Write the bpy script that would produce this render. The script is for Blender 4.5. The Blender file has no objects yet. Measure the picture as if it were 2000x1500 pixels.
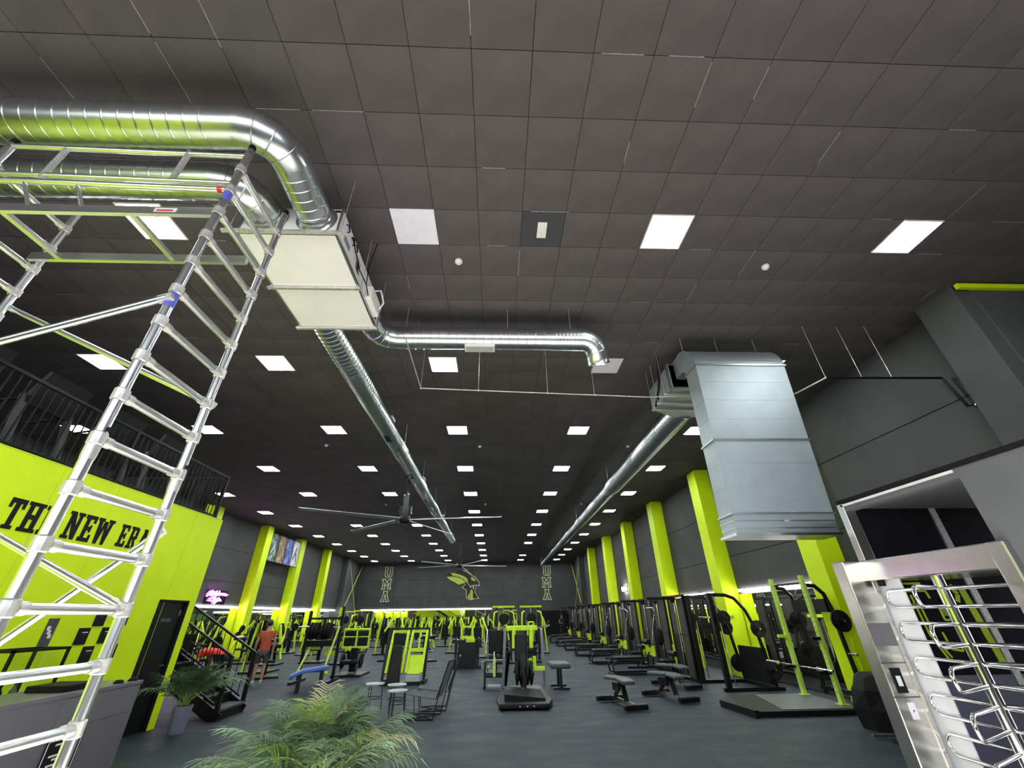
import bpy, math, random
from mathutils import Vector, Matrix
random.seed(7)
V = Vector
PI = math.pi
sc = bpy.context.scene
COL = sc.collection

# ------------------------------------------------------------------ camera
CAM_H = 1.75
ZC = 6.522                                   # ceiling height
p_, y_, r_ = (math.radians(a) for a in (29.840, 2.391, -0.820))
fwd = V((math.sin(y_) * math.cos(p_), math.cos(y_) * math.cos(p_), math.sin(p_)))
rgt = V((math.cos(y_), -math.sin(y_), 0))
upv = rgt.cross(fwd)
r2 = rgt * math.cos(r_) + upv * math.sin(r_)
u2 = upv * math.cos(r_) - rgt * math.sin(r_)
cam = bpy.data.cameras.new('camera')
cam.sensor_width = 36
cam.lens = 786.76 / 2000 * 36
cam.clip_start = 0.05
cam.clip_end = 300
cam_o = bpy.data.objects.new('camera', cam)
COL.objects.link(cam_o)
cam_o.matrix_world = Matrix(((r2.x, u2.x, -fwd.x, 0), (r2.y, u2.y, -fwd.y, 0), (r2.z, u2.z, -fwd.z, CAM_H), (0, 0, 0, 1)))
sc.camera = cam_o

# ------------------------------------------------------------------ daylight outside the glazed front, exposure
w = bpy.data.worlds.new('overcast_sky')
sc.world = w
w.use_nodes = True
w.node_tree.nodes['Background'].inputs[0].default_value = (0.86, 0.93, 1.0, 1)
w.node_tree.nodes['Background'].inputs[1].default_value = 4.2
sun = bpy.data.lights.new('sun', 'SUN'); sun.energy = 21; sun.angle = math.radians(.6); sun.color = (1, .96, .90)
sun_o = bpy.data.objects.new('sun', sun); COL.objects.link(sun_o)
sun_o.rotation_euler = (math.radians(61), 0, math.radians(4))      # from the street side, falling through the glazed front
LED = 34.0
sc.view_settings.view_transform = 'Standard'
sc.view_settings.look = 'None'
sc.view_settings.gamma = 1
sc.view_settings.exposure = 1.0
sc.view_settings.use_curve_mapping = False

# ------------------------------------------------------------------ materials
MATS = {}
def mat(name, col, rough=0.5, metal=0.0, noise=0.0, nscale=8.0, bump=0.0, bscale=60.0, emit=None, estr=0.0, spec=None,
        alpha=None, trans=0.0, rvar=0.0, col2=None, stretch=None, coat=0.0):
    m = bpy.data.materials.new(name)
    m.use_nodes = True
    nt = m.node_tree
    b = nt.nodes['Principled BSDF']
    b.inputs['Base Color'].default_value = (*col, 1)
    b.inputs['Roughness'].default_value = rough
    b.inputs['Metallic'].default_value = metal
    if spec is not None: b.inputs['Specular IOR Level'].default_value = spec
    if trans: b.inputs['Transmission Weight'].default_value = trans
    if coat: b.inputs['Coat Weight'].default_value = coat
    if alpha is not None: b.inputs['Alpha'].default_value = alpha
    if emit is not None:
        b.inputs['Emission Color'].default_value = (*emit, 1)
        b.inputs['Emission Strength'].default_value = estr
    if noise or bump or rvar:
        tc = nt.nodes.new('ShaderNodeTexCoord')
        src = tc.outputs['Object']
        if stretch:
            mp = nt.nodes.new('ShaderNodeMapping')
            mp.inputs['Scale'].default_value = stretch
            nt.links.new(src, mp.inputs[0]); src = mp.outputs[0]
    if noise or rvar:
        n = nt.nodes.new('ShaderNodeTexNoise')
        n.inputs['Scale'].default_value = nscale
        n.inputs['Detail'].default_value = 5
        nt.links.new(src, n.inputs['Vector'])
        if noise:
            mx = nt.nodes.new('ShaderNodeMix'); mx.data_type = 'RGBA'
            c2 = col2 or tuple(max(0, c * (1 - noise)) for c in col)
            c1 = col if col2 else tuple(min(1, c * (1 + noise)) for c in col)
            rp = nt.nodes.new('ShaderNodeMapRange')
            rp.inputs[1].default_value = 0.35; rp.inputs[2].default_value = 0.65
            nt.links.new(n.outputs['Fac'], rp.inputs[0])
            nt.links.new(rp.outputs[0], mx.inputs['Factor'])
            mx.inputs['A'].default_value = (*c2, 1); mx.inputs['B'].default_value = (*c1, 1)
            nt.links.new(mx.outputs['Result'], b.inputs['Base Color'])
        if rvar:
            rp2 = nt.nodes.new('ShaderNodeMapRange')
            rp2.inputs[1].default_value = 0.3; rp2.inputs[2].default_value = 0.7
            rp2.inputs[3].default_value = max(0.02, rough - rvar); rp2.inputs[4].default_value = min(1, rough + rvar)
            nt.links.new(n.outputs['Fac'], rp2.inputs[0])
            nt.links.new(rp2.outputs[0], b.inputs['Roughness'])
    if bump:
        n2 = nt.nodes.new('ShaderNodeTexNoise')
        n2.inputs['Scale'].default_value = bscale
        n2.inputs['Detail'].default_value = 3
        nt.links.new(src, n2.inputs['Vector'])
        bp = nt.nodes.new('ShaderNodeBump')
        bp.inputs['Strength'].default_value = bump
        bp.inputs['Distance'].default_value = 0.01
        nt.links.new(n2.outputs['Fac'], bp.inputs['Height'])
        nt.links.new(bp.outputs['Normal'], b.inputs['Normal'])
    MATS[name] = m
    return m

G = mat('lime_paint', (0.64, 0.84, 0.006), 0.5, noise=0.03, nscale=2.5, spec=0.25)
GM = mat('lime_powder_coat', (0.52, 0.74, 0.02), 0.4, noise=0.06, nscale=9, spec=0.3)
GMp = mat('pale_lime_powder_coat', (0.50, 0.70, 0.12), 0.4, noise=0.06, nscale=9)
BLK = mat('black_powder_coat', (0.0045, 0.0045, 0.0055), 0.38, noise=0.2, nscale=12, spec=0.28)
BLKM = mat('black_matte', (0.0042, 0.0042, 0.005), 0.75, noise=0.2, nscale=12, spec=0.25)
PAD = mat('black_upholstery', (0.004, 0.004, 0.005), 0.45, spec=0.25, bump=0.15, bscale=220, noise=0.15)
PADG = mat('grey_upholstery', (0.055, 0.068, 0.07), 0.45, bump=0.12, bscale=200, noise=0.12)
RUB = mat('black_rubber', (0.0045, 0.0045, 0.005), 0.6, spec=0.25, bump=0.2, bscale=150, noise=0.2)
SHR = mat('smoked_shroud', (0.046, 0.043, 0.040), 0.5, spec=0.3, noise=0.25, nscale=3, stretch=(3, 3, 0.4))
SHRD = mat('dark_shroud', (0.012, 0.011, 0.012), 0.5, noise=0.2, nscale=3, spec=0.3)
CHR = mat('chrome', (0.80, 0.80, 0.82), 0.12, 1.0, noise=0.04)
STL = mat('stainless_brushed', (0.66, 0.64, 0.60), 0.26, 1.0, noise=0.04, nscale=6, stretch=(40, 40, 1))
ALU = mat('aluminium_tube', (0.74, 0.75, 0.77), 0.30, 1.0, noise=0.03, nscale=4)
ALUW = mat('aluminium_casting', (0.66, 0.64, 0.62), 0.5, 0.85, noise=0.15, nscale=25)
GALV = mat('galvanised_sheet', (0.60, 0.63, 0.65), 0.30, 1.0, noise=0.05, nscale=5)
GALVB = mat('galvanised_flat_sheet', (0.40, 0.45, 0.47), 0.50, 0.85, noise=0.05, nscale=3)
WHT = mat('white_sheet', (0.78, 0.76, 0.74), 0.45, noise=0.03, nscale=2)
TILEW = mat('white_tile', (0.80, 0.78, 0.86), 0.7, noise=0.03)
TILE = mat('ceiling_tile_black', (0.086, 0.074, 0.076), 0.85, noise=0.16, nscale=1.3, bump=0.25, bscale=90)
TILE2 = mat('ceiling_tile_patch', (0.052, 0.050, 0.060), 0.85, noise=0.1, nscale=1.3, bump=0.2, bscale=90)
SLAB = mat('ceiling_void', (0.010, 0.010, 0.010), 0.9, noise=0.1)
BARE = mat('bare_grid_edge', (0.34, 0.32, 0.30), 0.6, noise=0.3, nscale=20)
WALLB = mat('charcoal_wall_paint', (0.052, 0.055, 0.053), 0.8, noise=0.12, nscale=1.1, bump=0.12, bscale=40)
WALLJ = mat('wall_joint', (0.008, 0.008, 0.009), 0.9, noise=0.1)
HUTG = mat('grey_wall_paint', (0.115, 0.118, 0.13), 0.7, noise=0.06, nscale=2, bump=0.1, bscale=70)
LAV = mat('lavender_reflection', (0.16, 0.16, 0.24), 0.35, noise=0.06)
GJ = mat('lime_joint', (0.46, 0.63, 0.005), 0.6, noise=0.03)
FLR = mat('rubber_flooring', (0.016, 0.025, 0.036), 0.62, spec=0.3, noise=0.30, nscale=1.5, bump=0.25, bscale=160, rvar=0.10, stretch=(1, 1.5, 1))
MIR = mat('mirror_glass', (0.86, 0.89, 0.87), 0.01, 1.0, noise=0.01)
GLS = mat('clear_glass', (0.9, 0.95, 0.93), 0.03, trans=1.0, noise=0.01)
DKG = mat('dark_glass', (0.012, 0.011, 0.015), 0.08, noise=0.1)
FRO = mat('frosted_panel', (0.78, 0.78, 0.86), 0.3, noise=0.03)
LEDM = mat('led_diffuser', (0.9, 0.9, 0.9), 0.5, emit=(0.93, 1.0, 0.99), estr=LED, noise=0.01)
STRIP = mat('led_strip', (0.9, 0.9, 0.9), 0.5, emit=(1.0, 0.97, 0.99), estr=20, noise=0.01)
STRIPW = mat('wall_light', (0.9, 0.9, 0.9), 0.5, emit=(1.0, 1.0, 1.0), estr=30, noise=0.01)
NEON = mat('neon_tube', (0.9, 0.4, 0.9), 0.4, emit=(0.75, 0.12, 0.95), estr=26, noise=0.01)
CNTR = mat('counter_laminate', (0.125, 0.118, 0.135), 0.4, noise=0.05, nscale=3)
CONC = mat('outdoor_paving', (0.42, 0.42, 0.42), 0.9, noise=0.1, nscale=1)
RED = mat('red_cloth', (0.72, 0.035, 0.03), 0.8, noise=0.12, nscale=14, bump=0.2, bscale=60)
REDP = mat('red_plastic', (0.6, 0.02, 0.02), 0.4, noise=0.1)
ORG = mat('orange_cloth', (0.42, 0.075, 0.03), 0.85, noise=0.14, nscale=14, bump=0.2, bscale=60)
GRYC = mat('grey_cloth', (0.06, 0.06, 0.065), 0.9, noise=0.15, nscale=14, bump=0.2, bscale=60)
WHTC = mat('white_cloth', (0.62, 0.66, 0.68), 0.85, noise=0.08, nscale=14)
BLKC = mat('black_cloth', (0.012, 0.012, 0.014), 0.9, noise=0.2, nscale=14)
SKIN = mat('skin', (0.38, 0.20, 0.13), 0.55, noise=0.08, nscale=20)
HAIR = mat('dark_hair', (0.012, 0.009, 0.007), 0.6, noise=0.3, nscale=60)
SHOE = mat('white_sock_shoe', (0.70, 0.70, 0.70), 0.7, noise=0.06)
BLU = mat('blue_vinyl', (0.045, 0.11, 0.42), 0.4, noise=0.1, nscale=8)
BLUL = mat('blue_sticker', (0.10, 0.12, 0.55), 0.5, noise=0.1)
LEAF1 = mat('palm_leaf', (0.095, 0.165, 0.085), 0.5, noise=0.35, nscale=5)
LEAF2 = mat('palm_leaf_bright', (0.19, 0.30, 0.05), 0.5, noise=0.25, nscale=5)
LEAF3 = mat('palm_leaf_dry', (0.36, 0.33, 0.19), 0.6, noise=0.3, nscale=5)
STEM = mat('palm_stalk', (0.22, 0.30, 0.07), 0.5, noise=0.2, nscale=9)
SOIL = mat('soil', (0.03, 0.02, 0.015), 0.95, noise=0.4, nscale=30)
POTG = mat('lavender_grey_pot', (0.20, 0.20, 0.30), 0.5, noise=0.08)
POTB = mat('dark_pot', (0.04, 0.04, 0.045), 0.5, noise=0.08)
TBL = mat('pale_table_top', (0.34, 0.39, 0.40), 0.25, noise=0.05)
LINE = mat('pale_lime_line', (0.55, 0.60, 0.32), 0.6, noise=0.05)
EMB = mat('emblem_lime', (0.42, 0.52, 0.05), 0.6, noise=0.05)
EMBK = mat('emblem_black', (0.009, 0.009, 0.010), 0.6, noise=0.05)
PAPR = mat('paper_white', (0.7, 0.7, 0.72), 0.7, noise=0.04)
GREENL = mat('green_led_display', (0.02, 0.3, 0.2), 0.4, emit=(0.05, 0.9, 0.55), estr=3, noise=0.01)
FANB = mat('fan_blade_metal', (0.55, 0.55, 0.56), 0.35, 0.9, noise=0.05)
DUSTG = mat('dull_green_wall', (0.10, 0.17, 0.02), 0.7, noise=0.1)
def poster(name, a, b, c):
    m = mat(name, a, 0.6)
    nt = m.node_tree
    tc = nt.nodes.new('ShaderNodeTexCoord'); n = nt.nodes.new('ShaderNodeTexNoise')
    n.inputs['Scale'].default_value = 3.2; n.inputs['Detail'].default_value = 6
    cr = nt.nodes.new('ShaderNodeValToRGB')
    cr.color_ramp.elements[0].color = (*a, 1); cr.color_ramp.elements[0].position = 0.38
    cr.color_ramp.elements[1].color = (*c, 1); cr.color_ramp.elements[1].position = 0.66
    e = cr.color_ramp.elements.new(0.52); e.color = (*b, 1)
    nt.links.new(tc.outputs['Object'], n.inputs['Vector']); nt.links.new(n.outputs['Fac'], cr.inputs[0])
    nt.links.new(cr.outputs[0], nt.nodes['Principled BSDF'].inputs['Base Color'])
    return m
POST = [poster('print_green', (0.03, 0.06, 0.06), (0.12, 0.20, 0.18), (0.4, 0.46, 0.38)),
        poster('print_orange', (0.22, 0.10, 0.06), (0.45, 0.27, 0.12), (0.55, 0.42, 0.26)),
        poster('print_blue', (0.03, 0.05, 0.16), (0.12, 0.17, 0.45), (0.30, 0.34, 0.6)),
        poster('print_white', (0.35, 0.33, 0.40), (0.52, 0.50, 0.58), (0.62, 0.60, 0.66))]

# ------------------------------------------------------------------ mesh builder
class MB:
    def __init__(s): s.v = []; s.f = []; s.sm = []
    def add(s, vs, fs, smooth=False):
        o = len(s.v); s.v += [tuple(v) for v in vs]
        for f in fs: s.f.append(tuple(i + o for i in f)); s.sm.append(smooth)
        return s
    def box(s, c, d, M=None):
        x, y, z = (k / 2 for k in d)
        vs = [V((a * x, b * y, e * z)) for a in (-1, 1) for b in (-1, 1) for e in (-1, 1)]
        if M is not None: vs = [M @ v for v in vs]
        c = V(c)
        return s.add([v + c for v in vs], [(0, 1, 3, 2), (4, 6, 7, 5), (0, 4, 5, 1), (2, 3, 7, 6), (0, 2, 6, 4), (1, 5, 7, 3)])
    def b2(s, a, b):
        return s.box([(i + j) / 2 for i, j in zip(a, b)], [abs(j - i) for i, j in zip(a, b)])
    def bar(s, a, b, w_, h_, up=(0, 0, 1)):
        a, b = V(a), V(b); d = b - a; L = d.length; d.normalize(); up = V(up)
        if abs(d.dot(up)) > 0.99: up = V((0, 1, 0))
        x = d.cross(up).normalized(); z = x.cross(d)
        M = Matrix((x, d, z)).transposed()
        return s.box((a + b) / 2, (w_, L, h_), M)
    def tube(s, pts, r, n=10, caps=True, smooth=True):
        pts = [V(p) for p in pts]; m = len(pts)
        rs = r if isinstance(r, (list, tuple)) else [r] * m
        ts = []
        for i in range(m):
            a = pts[max(0, i - 1)]; b = pts[min(m - 1, i + 1)]
            d = (b - a)
            ts.append(d.normalized() if d.length > 1e-9 else V((0, 0, 1)))
        t = ts[0]; u = t.orthogonal().normalized()
        if abs(t.z) < 0.9: u = (V((0, 0, 1)) - t * t.z).normalized()
        vs = []
        for i in range(m):
            u = (u - ts[i] * u.dot(ts[i])).normalized(); w2 = ts[i].cross(u)
            for k in range(n):
                an = 2 * PI * k / n
                vs.append(pts[i] + (u * math.cos(an) + w2 * math.sin(an)) * rs[i])
        fs = [(i * n + k, i * n + (k + 1) % n, (i + 1) * n + (k + 1) % n, (i + 1) * n + k) for i in range(m - 1) for k in range(n)]
        s.add(vs, fs, smooth)
        if caps:
            s.add(vs[:n], [tuple(range(n))[::-1]]); s.add(vs[-n:], [tuple(range(n))])
        return s
    def cyl(s, a, b, r, n=12, smooth=True): return s.tube([a, b], r, n, True, smooth)
    def prism(s, poly, f, t):
        """poly: 2d points (convex or not), f maps (u, v, w) to 3d, t thickness along w"""
        n = len(poly)
        s.add([f(u, v_, 0) for u, v_ in poly] + [f(u, v_, t) for u, v_ in poly],
              [tuple(range(n))[::-1], tuple(range(n, 2 * n))] + [(i, (i + 1) % n, (i + 1) % n + n, i + n) for i in range(n)])
        return s
    def ball(s, c, r, nu=12, nv=8):
        c = V(c); r = r if isinstance(r, (tuple, list)) else (r, r, r)
        vs = [c + V((0, 0, r[2]))]
        for i in range(1, nv):
            for k in range(nu):
                a = PI * i / nv; b = 2 * PI * k / nu
                vs.append(c + V((r[0] * math.sin(a) * math.cos(b), r[1] * math.sin(a) * math.sin(b), r[2] * math.cos(a))))
        vs.append(c - V((0, 0, r[2])))
        fs = [(0, 1 + k, 1 + (k + 1) % nu) for k in range(nu)]
        for i in range(nv - 2):
            for k in range(nu):
                a = 1 + i * nu; fs.append((a + k, a + nu + k, a + nu + (k + 1) % nu, a + (k + 1) % nu))
        e = len(vs) - 1; a = 1 + (nv - 2) * nu
        fs += [(e, a + (k + 1) % nu, a + k) for k in range(nu)]
        return s.add(vs, fs, True)
    def mesh(s, name, m):
        me = bpy.data.meshes.new(name)
        me.from_pydata(s.v, [], s.f)
        me.polygons.foreach_set('use_smooth', s.sm)
        for k in (m if isinstance(m, (list, tuple)) else [m]): me.materials.append(k)
        me.update()
        return me
    def build(s, name, m, parent=None, bev=0, seg=2):
        return link(name, s.mesh(name, m), parent, bev, seg)
def link(name, me, parent=None, bev=0, seg=2):
    o = bpy.data.objects.new(name, me)
    COL.objects.link(o)
    if parent is not None: o.parent = parent
    if bev:
        md = o.modifiers.new('bevel', 'BEVEL'); md.width = bev; md.segments = seg; md.limit_method = 'ANGLE'
    return o
def tag(o, label=None, cat=None, group=None, kind=None):
    if label: o['label'] = label
    if cat: o['category'] = cat
    if group: o['group'] = group
    if kind: o['kind'] = kind
    return o
def thing(name, label, cat, loc=(0, 0, 0), rz=0, group=None):
    o = bpy.data.objects.new(name, None)
    COL.objects.link(o)
    o.location = loc; o.rotation_euler = (0, 0, rz); o.empty_display_size = 0.1
    return tag(o, label, cat, group)
def copy_tree(o, parent=None):
    c = o.copy(); COL.objects.link(c); c.parent = parent
    for ch in list(o.children): copy_tree(ch, c)
    return c
def dup(o, loc, rz=0, label=None, group=None, sc_=None):
    c = copy_tree(o); c.location = loc; c.rotation_euler = (0, 0, rz)
    if label: c['label'] = label
    if group: c['group'] = group
    if sc_: c.scale = sc_
    return c
def mb(): return MB()
def arc(c, r, a0, a1, n, ax, ay):
    c, ax, ay = V(c), V(ax), V(ay)
    return [c + ax * (r * math.cos(a0 + (a1 - a0) * i / n)) + ay * (r * math.sin(a0 + (a1 - a0) * i / n)) for i in range(n + 1)]
def ordw(i): return ['first', 'second', 'third', 'fourth', 'fifth', 'sixth', 'seventh', 'eighth', 'ninth', 'tenth', 'eleventh', 'twelfth'][i]

# ================================================================== SETTING
XL, XR, YB, YF = -13.9, 8.1, 45.8, -4.0
GXF, CXF, XE = -6.34, 4.49, 9.5
def struct(name, m_, mt, bev=0):
    return tag(m_.build(name, mt, None, bev), kind='structure')
floor = struct('floor', mb().b2((XL - .3, YF - .3, -0.2), (XE + .3, YB + .3, 0)), FLR)
tag(struct('pavement', mb().b2((-40, -40, -0.25), (40, YF - .3, -0.05)).b2((XE + .3, YF - .3, -0.25), (40, 40, -0.05)), CONC), 'pale paving outside the glazed front', 'paving')

BNC = mat('pale_bounce_floor', (0.58, 0.57, 0.55), 0.5, noise=0.06, nscale=2)
struct('bounce_floor', mb().b2((GXF, 1.2, 0), (CXF, 4.6, .012)), BNC)  # unseen pale floor added to bounce sunlight onto the near ceiling
# walls with separate precast panels and recessed joints
def wall_panels(parent, along, fixed, a0, a1, step, sign, mt):
    n = max(1, round((a1 - a0) / step)); st = (a1 - a0) / n
    zs = [0, 0.45, 1.95, 3.42, 4.93, ZC + .05]
    for i in range(n):
        for j in range(5):
            g = 0.018
            lo, hi = a0 + i * st + g / 2, a0 + (i + 1) * st - g / 2
            z0, z1 = zs[j] + g / 2, zs[j + 1] - g / 2
            m_ = mb()
            if along == 'y': m_.b2((fixed, lo, z0), (fixed + sign * 0.03, hi, z1))
            else: m_.b2((lo, fixed, z0), (hi, fixed + sign * 0.03, z1))
            m_.build('wall_panel', mt, parent)
wr = struct('wall_right', mb().b2((XR + .03, 4.83, 3.0), (XE, 5.2, ZC + .1)).b2((XR + .03, 5.24, 0), (XR + .3, YB, ZC + .1)).b2((XE, YF, 2.98), (XE + .3, 5.2, ZC + .1)).b2((XE, YF, 0), (XE + .3, 3.58, 2.98)), WALLJ)
wall_panels(wr, 'y', XR + .03, 5.36, YB, 5.03, -1, WALLB)
mb().b2((XE - .03, YF, 3.0), (XE, 4.83, 4.92)).build('wall_panel', WALLB, wr)
mb().b2((XE - .03, YF, 4.94), (XE, 4.83, ZC + .05)).build('wall_panel', WALLB, wr)
mb().b2((XR - .2, 4.80, 3.0), (XE, 4.83, 4.92)).build('wall_panel', WALLB, wr)
mb().b2((XR - .2, 4.80, 4.94), (XE, 4.83, ZC + .05)).build('wall_panel', WALLB, wr)
mb().b2((7.66, 4.74, 6.38), (XE, 4.80, 6.47)).build('lime_band', G, wr)
wl = struct('wall_left', mb().b2((XL - .3, YF, 0), (XL - .03, YB, ZC + .1)), WALLJ)
wall_panels(wl, 'y', XL - .03, YF + 1.65, YB, 5.03, 1, WALLB)
wb = struct('wall_back', mb().b2((XL - .3, YB + .03, 0), (XR + .3, YB + .3, ZC + .1)), WALLJ)
wall_panels(wb, 'x', YB + .03, XL, XR, 3.7, -1, WALLB)
m_ = mb().b2((XL - .3, YF - .2, 4.9), (XE + .3, YF, ZC + .1)).b2((XL - .3, YF - .2, 0), (XE + .3, YF, 2.8)).b2((XL - .3, YF - .2, 2.8), (XL + 5, YF, 4.9)).b2((XR - .6, YF - .2, 2.8), (XE + .3, YF, 4.9))
wf = struct('wall_front', m_, WALLB)  # unseen front; solid base and high opening shaped to steer the daylight
for x in (-8.0, -5.2, -2.4, .4, 3.2, 6.0):
    mb().b2((x - .04, YF - .12, 2.8), (x + .04, YF - .02, 4.9)).build('mullion', ALU, wf)

# ceiling: void slab, tiles, exposed bare edges
ceil = struct('ceiling', mb().b2((XL - .3, YF - .2, ZC + .012), (XE + .3, YB + .3, ZC + .25)), SLAB)
X0, Y0 = -1.1757, 3.8813
def proj(P):
    d = V(P) - V((0, 0, CAM_H)); z = d.dot(fwd)
    if z < 0.3: return None
    return (1000 + 786.76 * d.dot(r2) / z, 750 - 786.76 * d.dot(u2) / z, z)
lights, blanks, special = [], [], {}
for c in range(-3, 3):
    for r in range(1, 13):
        if (c, r) in ((0, 1), (1, 2)): blanks.append((c * 6, (r - 1) * 6))
        elif (c, r) == (1, 10): pass
        else: lights.append((c, r))
lit = {(c * 6, (r - 1) * 6) for c, r in lights}
near, far = [], []
for i in range(math.ceil((XL - X0) / .6 - .5), math.floor((XE - X0) / .6 + .5) + 1):
    for j in range(math.ceil((YF - Y0) / .6 - .5), math.floor((YB - Y0) / .6 + .5) + 1):
        if (i, j) in lit or (i, j) in blanks or (i, j) == (3, 0): continue
        x, y = X0 + .6 * i, Y0 + .6 * j
        q = proj((x, y, ZC))
        ok = q and -60 < q[0] < 2060 and -60 < q[1] < 1500
        (near if ok else far).append(((q[2] if q else 99), i, j, x, y))
near.sort()
def tile_mb(x, y, dz): return mb().b2((x - .2968, y - .2968, ZC + dz), (x + .2968, y + .2968, ZC + .016 + dz))
tmesh = mb().b2((-.2968, -.2968, 0), (.2968, .2968, .016)).mesh('ceiling_tile', TILE)
for d, i, j, x, y in near[:298]:
    o = link('ceiling_tile', tmesh, ceil); o.location = (x, y, ZC + random.uniform(-.0012, .0012))
o = mb().b2((X0 + 1.8 - .2968, Y0 - .2968, ZC - .001), (X0 + 1.8 + .2968, Y0 + .2968, ZC + .015)).build('ceiling_tile', TILE2, ceil)
fm = mb()
for d, i, j, x, y in near[298:] + far: fm.v += []; fm.b2((x - .2968, y - .2968, ZC), (x + .2968, y + .2968, ZC + .016))
tag(fm.build('distant_ceiling_tiles', TILE, ceil), kind='stuff')
for i, j in blanks:
    o = mb().b2((X0 + .6 * i - .2968, Y0 + .6 * j - .2968, ZC - .003), (X0 + .6 * i + .2968, Y0 + .6 * j + .2968, ZC + .014)).build('blank_tile', TILEW, ceil)
ed = mb()
for d, i, j, x, y in near[:260]:
    k = random.random()
    L = random.uniform(.12, .29)
    if k < .10: ed.box((x + random.uniform(-.1, .1), y + .3, ZC + .002), (2 * L, .006, .006))
    elif k < .17: ed.box((x + .3, y + random.uniform(-.1, .1), ZC + .002), (.006, 2 * L, .006))
tag(ed.build('bare_joint_edges', BARE, ceil), kind='stuff')

# ---- columns
def column(x0, x1, yc, label, m_, dy=.64, z1=ZC):
    o = mb().b2((x0, yc - dy / 2, 0), (x1, yc + dy / 2, z1)).build('wall_column', m_, None, .012)
    return tag(o, label, 'column', 'structural columns along the side walls')
column(7.62, 8.1, 5.15, 'charcoal column on the right wall above the turnstile corridor', WALLB)
for i, (yc, t) in enumerate(((10.2, 'just behind the turnstile, nearest lime one'), (15.2, 'behind the black smith machine'), (20.2, 'with a small dark spot, third lime one from turnstile'),
                             (25.15, 'beside the small wall lamp'), (30.2, 'second lime one from the far end'), (35.6, 'farthest lime one, narrowest'))):
    column(7.56, 8.1, yc, 'lime green column on the right wall, ' + t, G)
column(7.62, 8.1, 40.6, 'charcoal column at the far end of the right wall by the braces', WALLB)
for yc, t in ((20.5, 'hidden mostly by the lime room corner'), (25.65, 'left of the hanging posters, nearest of three'), (30.45, 'right of the hanging posters'), (35.55, 'farthest of the three lime ones')):
    column(-13.9, -13.4, yc, 'lime green column on the left wall, ' + t, G)
column(-13.9, -13.4, 40.6, 'charcoal column at the far end of the left wall', WALLB)
def brace(a, b, lab):
    tag(mb().bar(a, b, .05, .05).build('wall_brace', GMp), lab, 'brace', 'lime diagonal wall braces at the far end')
brace((-13.6, 41.2, 2.0), (-13.6, 45.5, 6.4), 'thin lime diagonal brace on far left wall, leaning right')
brace((-13.6, 41.4, 6.2), (-13.6, 45.4, 1.8), 'thin lime diagonal brace on far left wall, leaning left')
brace((7.8, 41.2, 2.0), (7.8, 45.5, 6.4), 'thin lime diagonal brace on far right wall, leaning left')
brace((7.8, 41.4, 6.2), (7.8, 45.4, 1.8), 'thin lime diagonal brace on far right wall, leaning right')

# ---- mirrors and strip lights
def mirror(a, b, label):
    o = mb().b2(a, b).build('wall_mirror', MIR)
    tag(o, label, 'mirror', 'wall mirrors around the gym')
def strip(a, b, label, m_=STRIP):
    t = thing('strip_light', label, 'strip light', a, 0, 'linear lights above the mirrors')
    d = V(b) - V(a)
    mb().bar((0, 0, 0), d, .05, .07).build('diffuser', m_, t)
    mb().bar((0, 0, .045), d + V((0, 0, .045)), .06, .02).build('housing', BLK, t)
mirror((-13.2, YB - .04, .25), (-.5, YB - .015, 2.25), 'long mirror on the far wall under the lime emblem')
strip((-13.2, YB - .07, 2.34), (-.45, YB - .07, 2.34), 'long white light strip on the far wall under the lime emblem')
for i, (a, b, t) in enumerate(((20.9, 25.25, 'below the purple neon sign'), (26.05, 30.05, 'below the hanging posters'), (30.85, 35.15, 'right of the second lime column'), (35.95, 40.2, 'beyond the third lime column'))):
    mirror((-13.875, a, .3), (-13.85, b, 2.22), 'left wall mirror ' + t)
    strip((-13.82, a + .1, 2.29), (-13.82, b - .1, 2.29), 'left wall light strip ' + t)
for a, b, t in ((10.6, 14.8, 'behind the squat rack'), (15.6, 19.8, 'behind the black smith machine')):
    mirror((8.05, a, .3), (8.075, b, 2.25), 'right wall mirror ' + t)
    for k in range(2):
        L = (b - a) / 2
        strip((8.02, a + k * L + .12, 2.36), (8.02, a + (k + 1) * L - .12, 2.36), 'right wall light strip %s, %s half' % (t, ('nearer', 'farther')[k]))
t = thing('wall_lamp', 'small bright wall lamp between far lime columns on right wall', 'lamp', (8.0, 27.9, 3.08))
mb().box((0, 0, 0), (.12, .75, .22)).build('diffuser', STRIPW, t); mb().box((.07, 0, 0), (.03, .8, .26)).build('housing', BLK, t)

# ---- ceiling panels
def make_light():
    t = thing('ceiling_light', '', 'ceiling light', (0, 0, 0), 0, 'square led panels in the tiled ceiling')
    mb().box((0, 0, -.001), (.555, .555, .008)).build('diffuser', LEDM, t)
    f = mb()
    for s in (-1, 1): f.box((s * .287, 0, 0), (.02, .594, .014)); f.box((0, s * .287, 0), (.555, .02, .014))
    f.build('frame', WHT, t)
    return t
L0 = make_light(); first = True
cn = {-3: 'leftmost column', -2: 'second column from the left', -1: 'column left of the centre', 0: 'centre column', 1: 'column right of the centre', 2: 'rightmost column'}
for c, r in lights:
    lab = 'square white led panel, %s, %s row from the camera' % (cn[c], ordw(r - 1))
    loc = (X0 + 3.6 * c, Y0 + 3.6 * (r - 1), ZC)
    if first: L0.location = loc; L0['label'] = lab; first = False
    else: dup(L0, loc, 0, lab)
t = thing('ceiling_vent', 'small white slotted grille on the bluish ceiling tile', 'vent', (.62, 3.88, ZC))
mb().box((0, 0, -.008), (.13, .26, .016)).build('plate', WHT, t)
for i in range(3): mb().box((-.03 + .03 * i, 0, -.018), (.006, .22, .006)).build('slot', PAPR, t)
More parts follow.
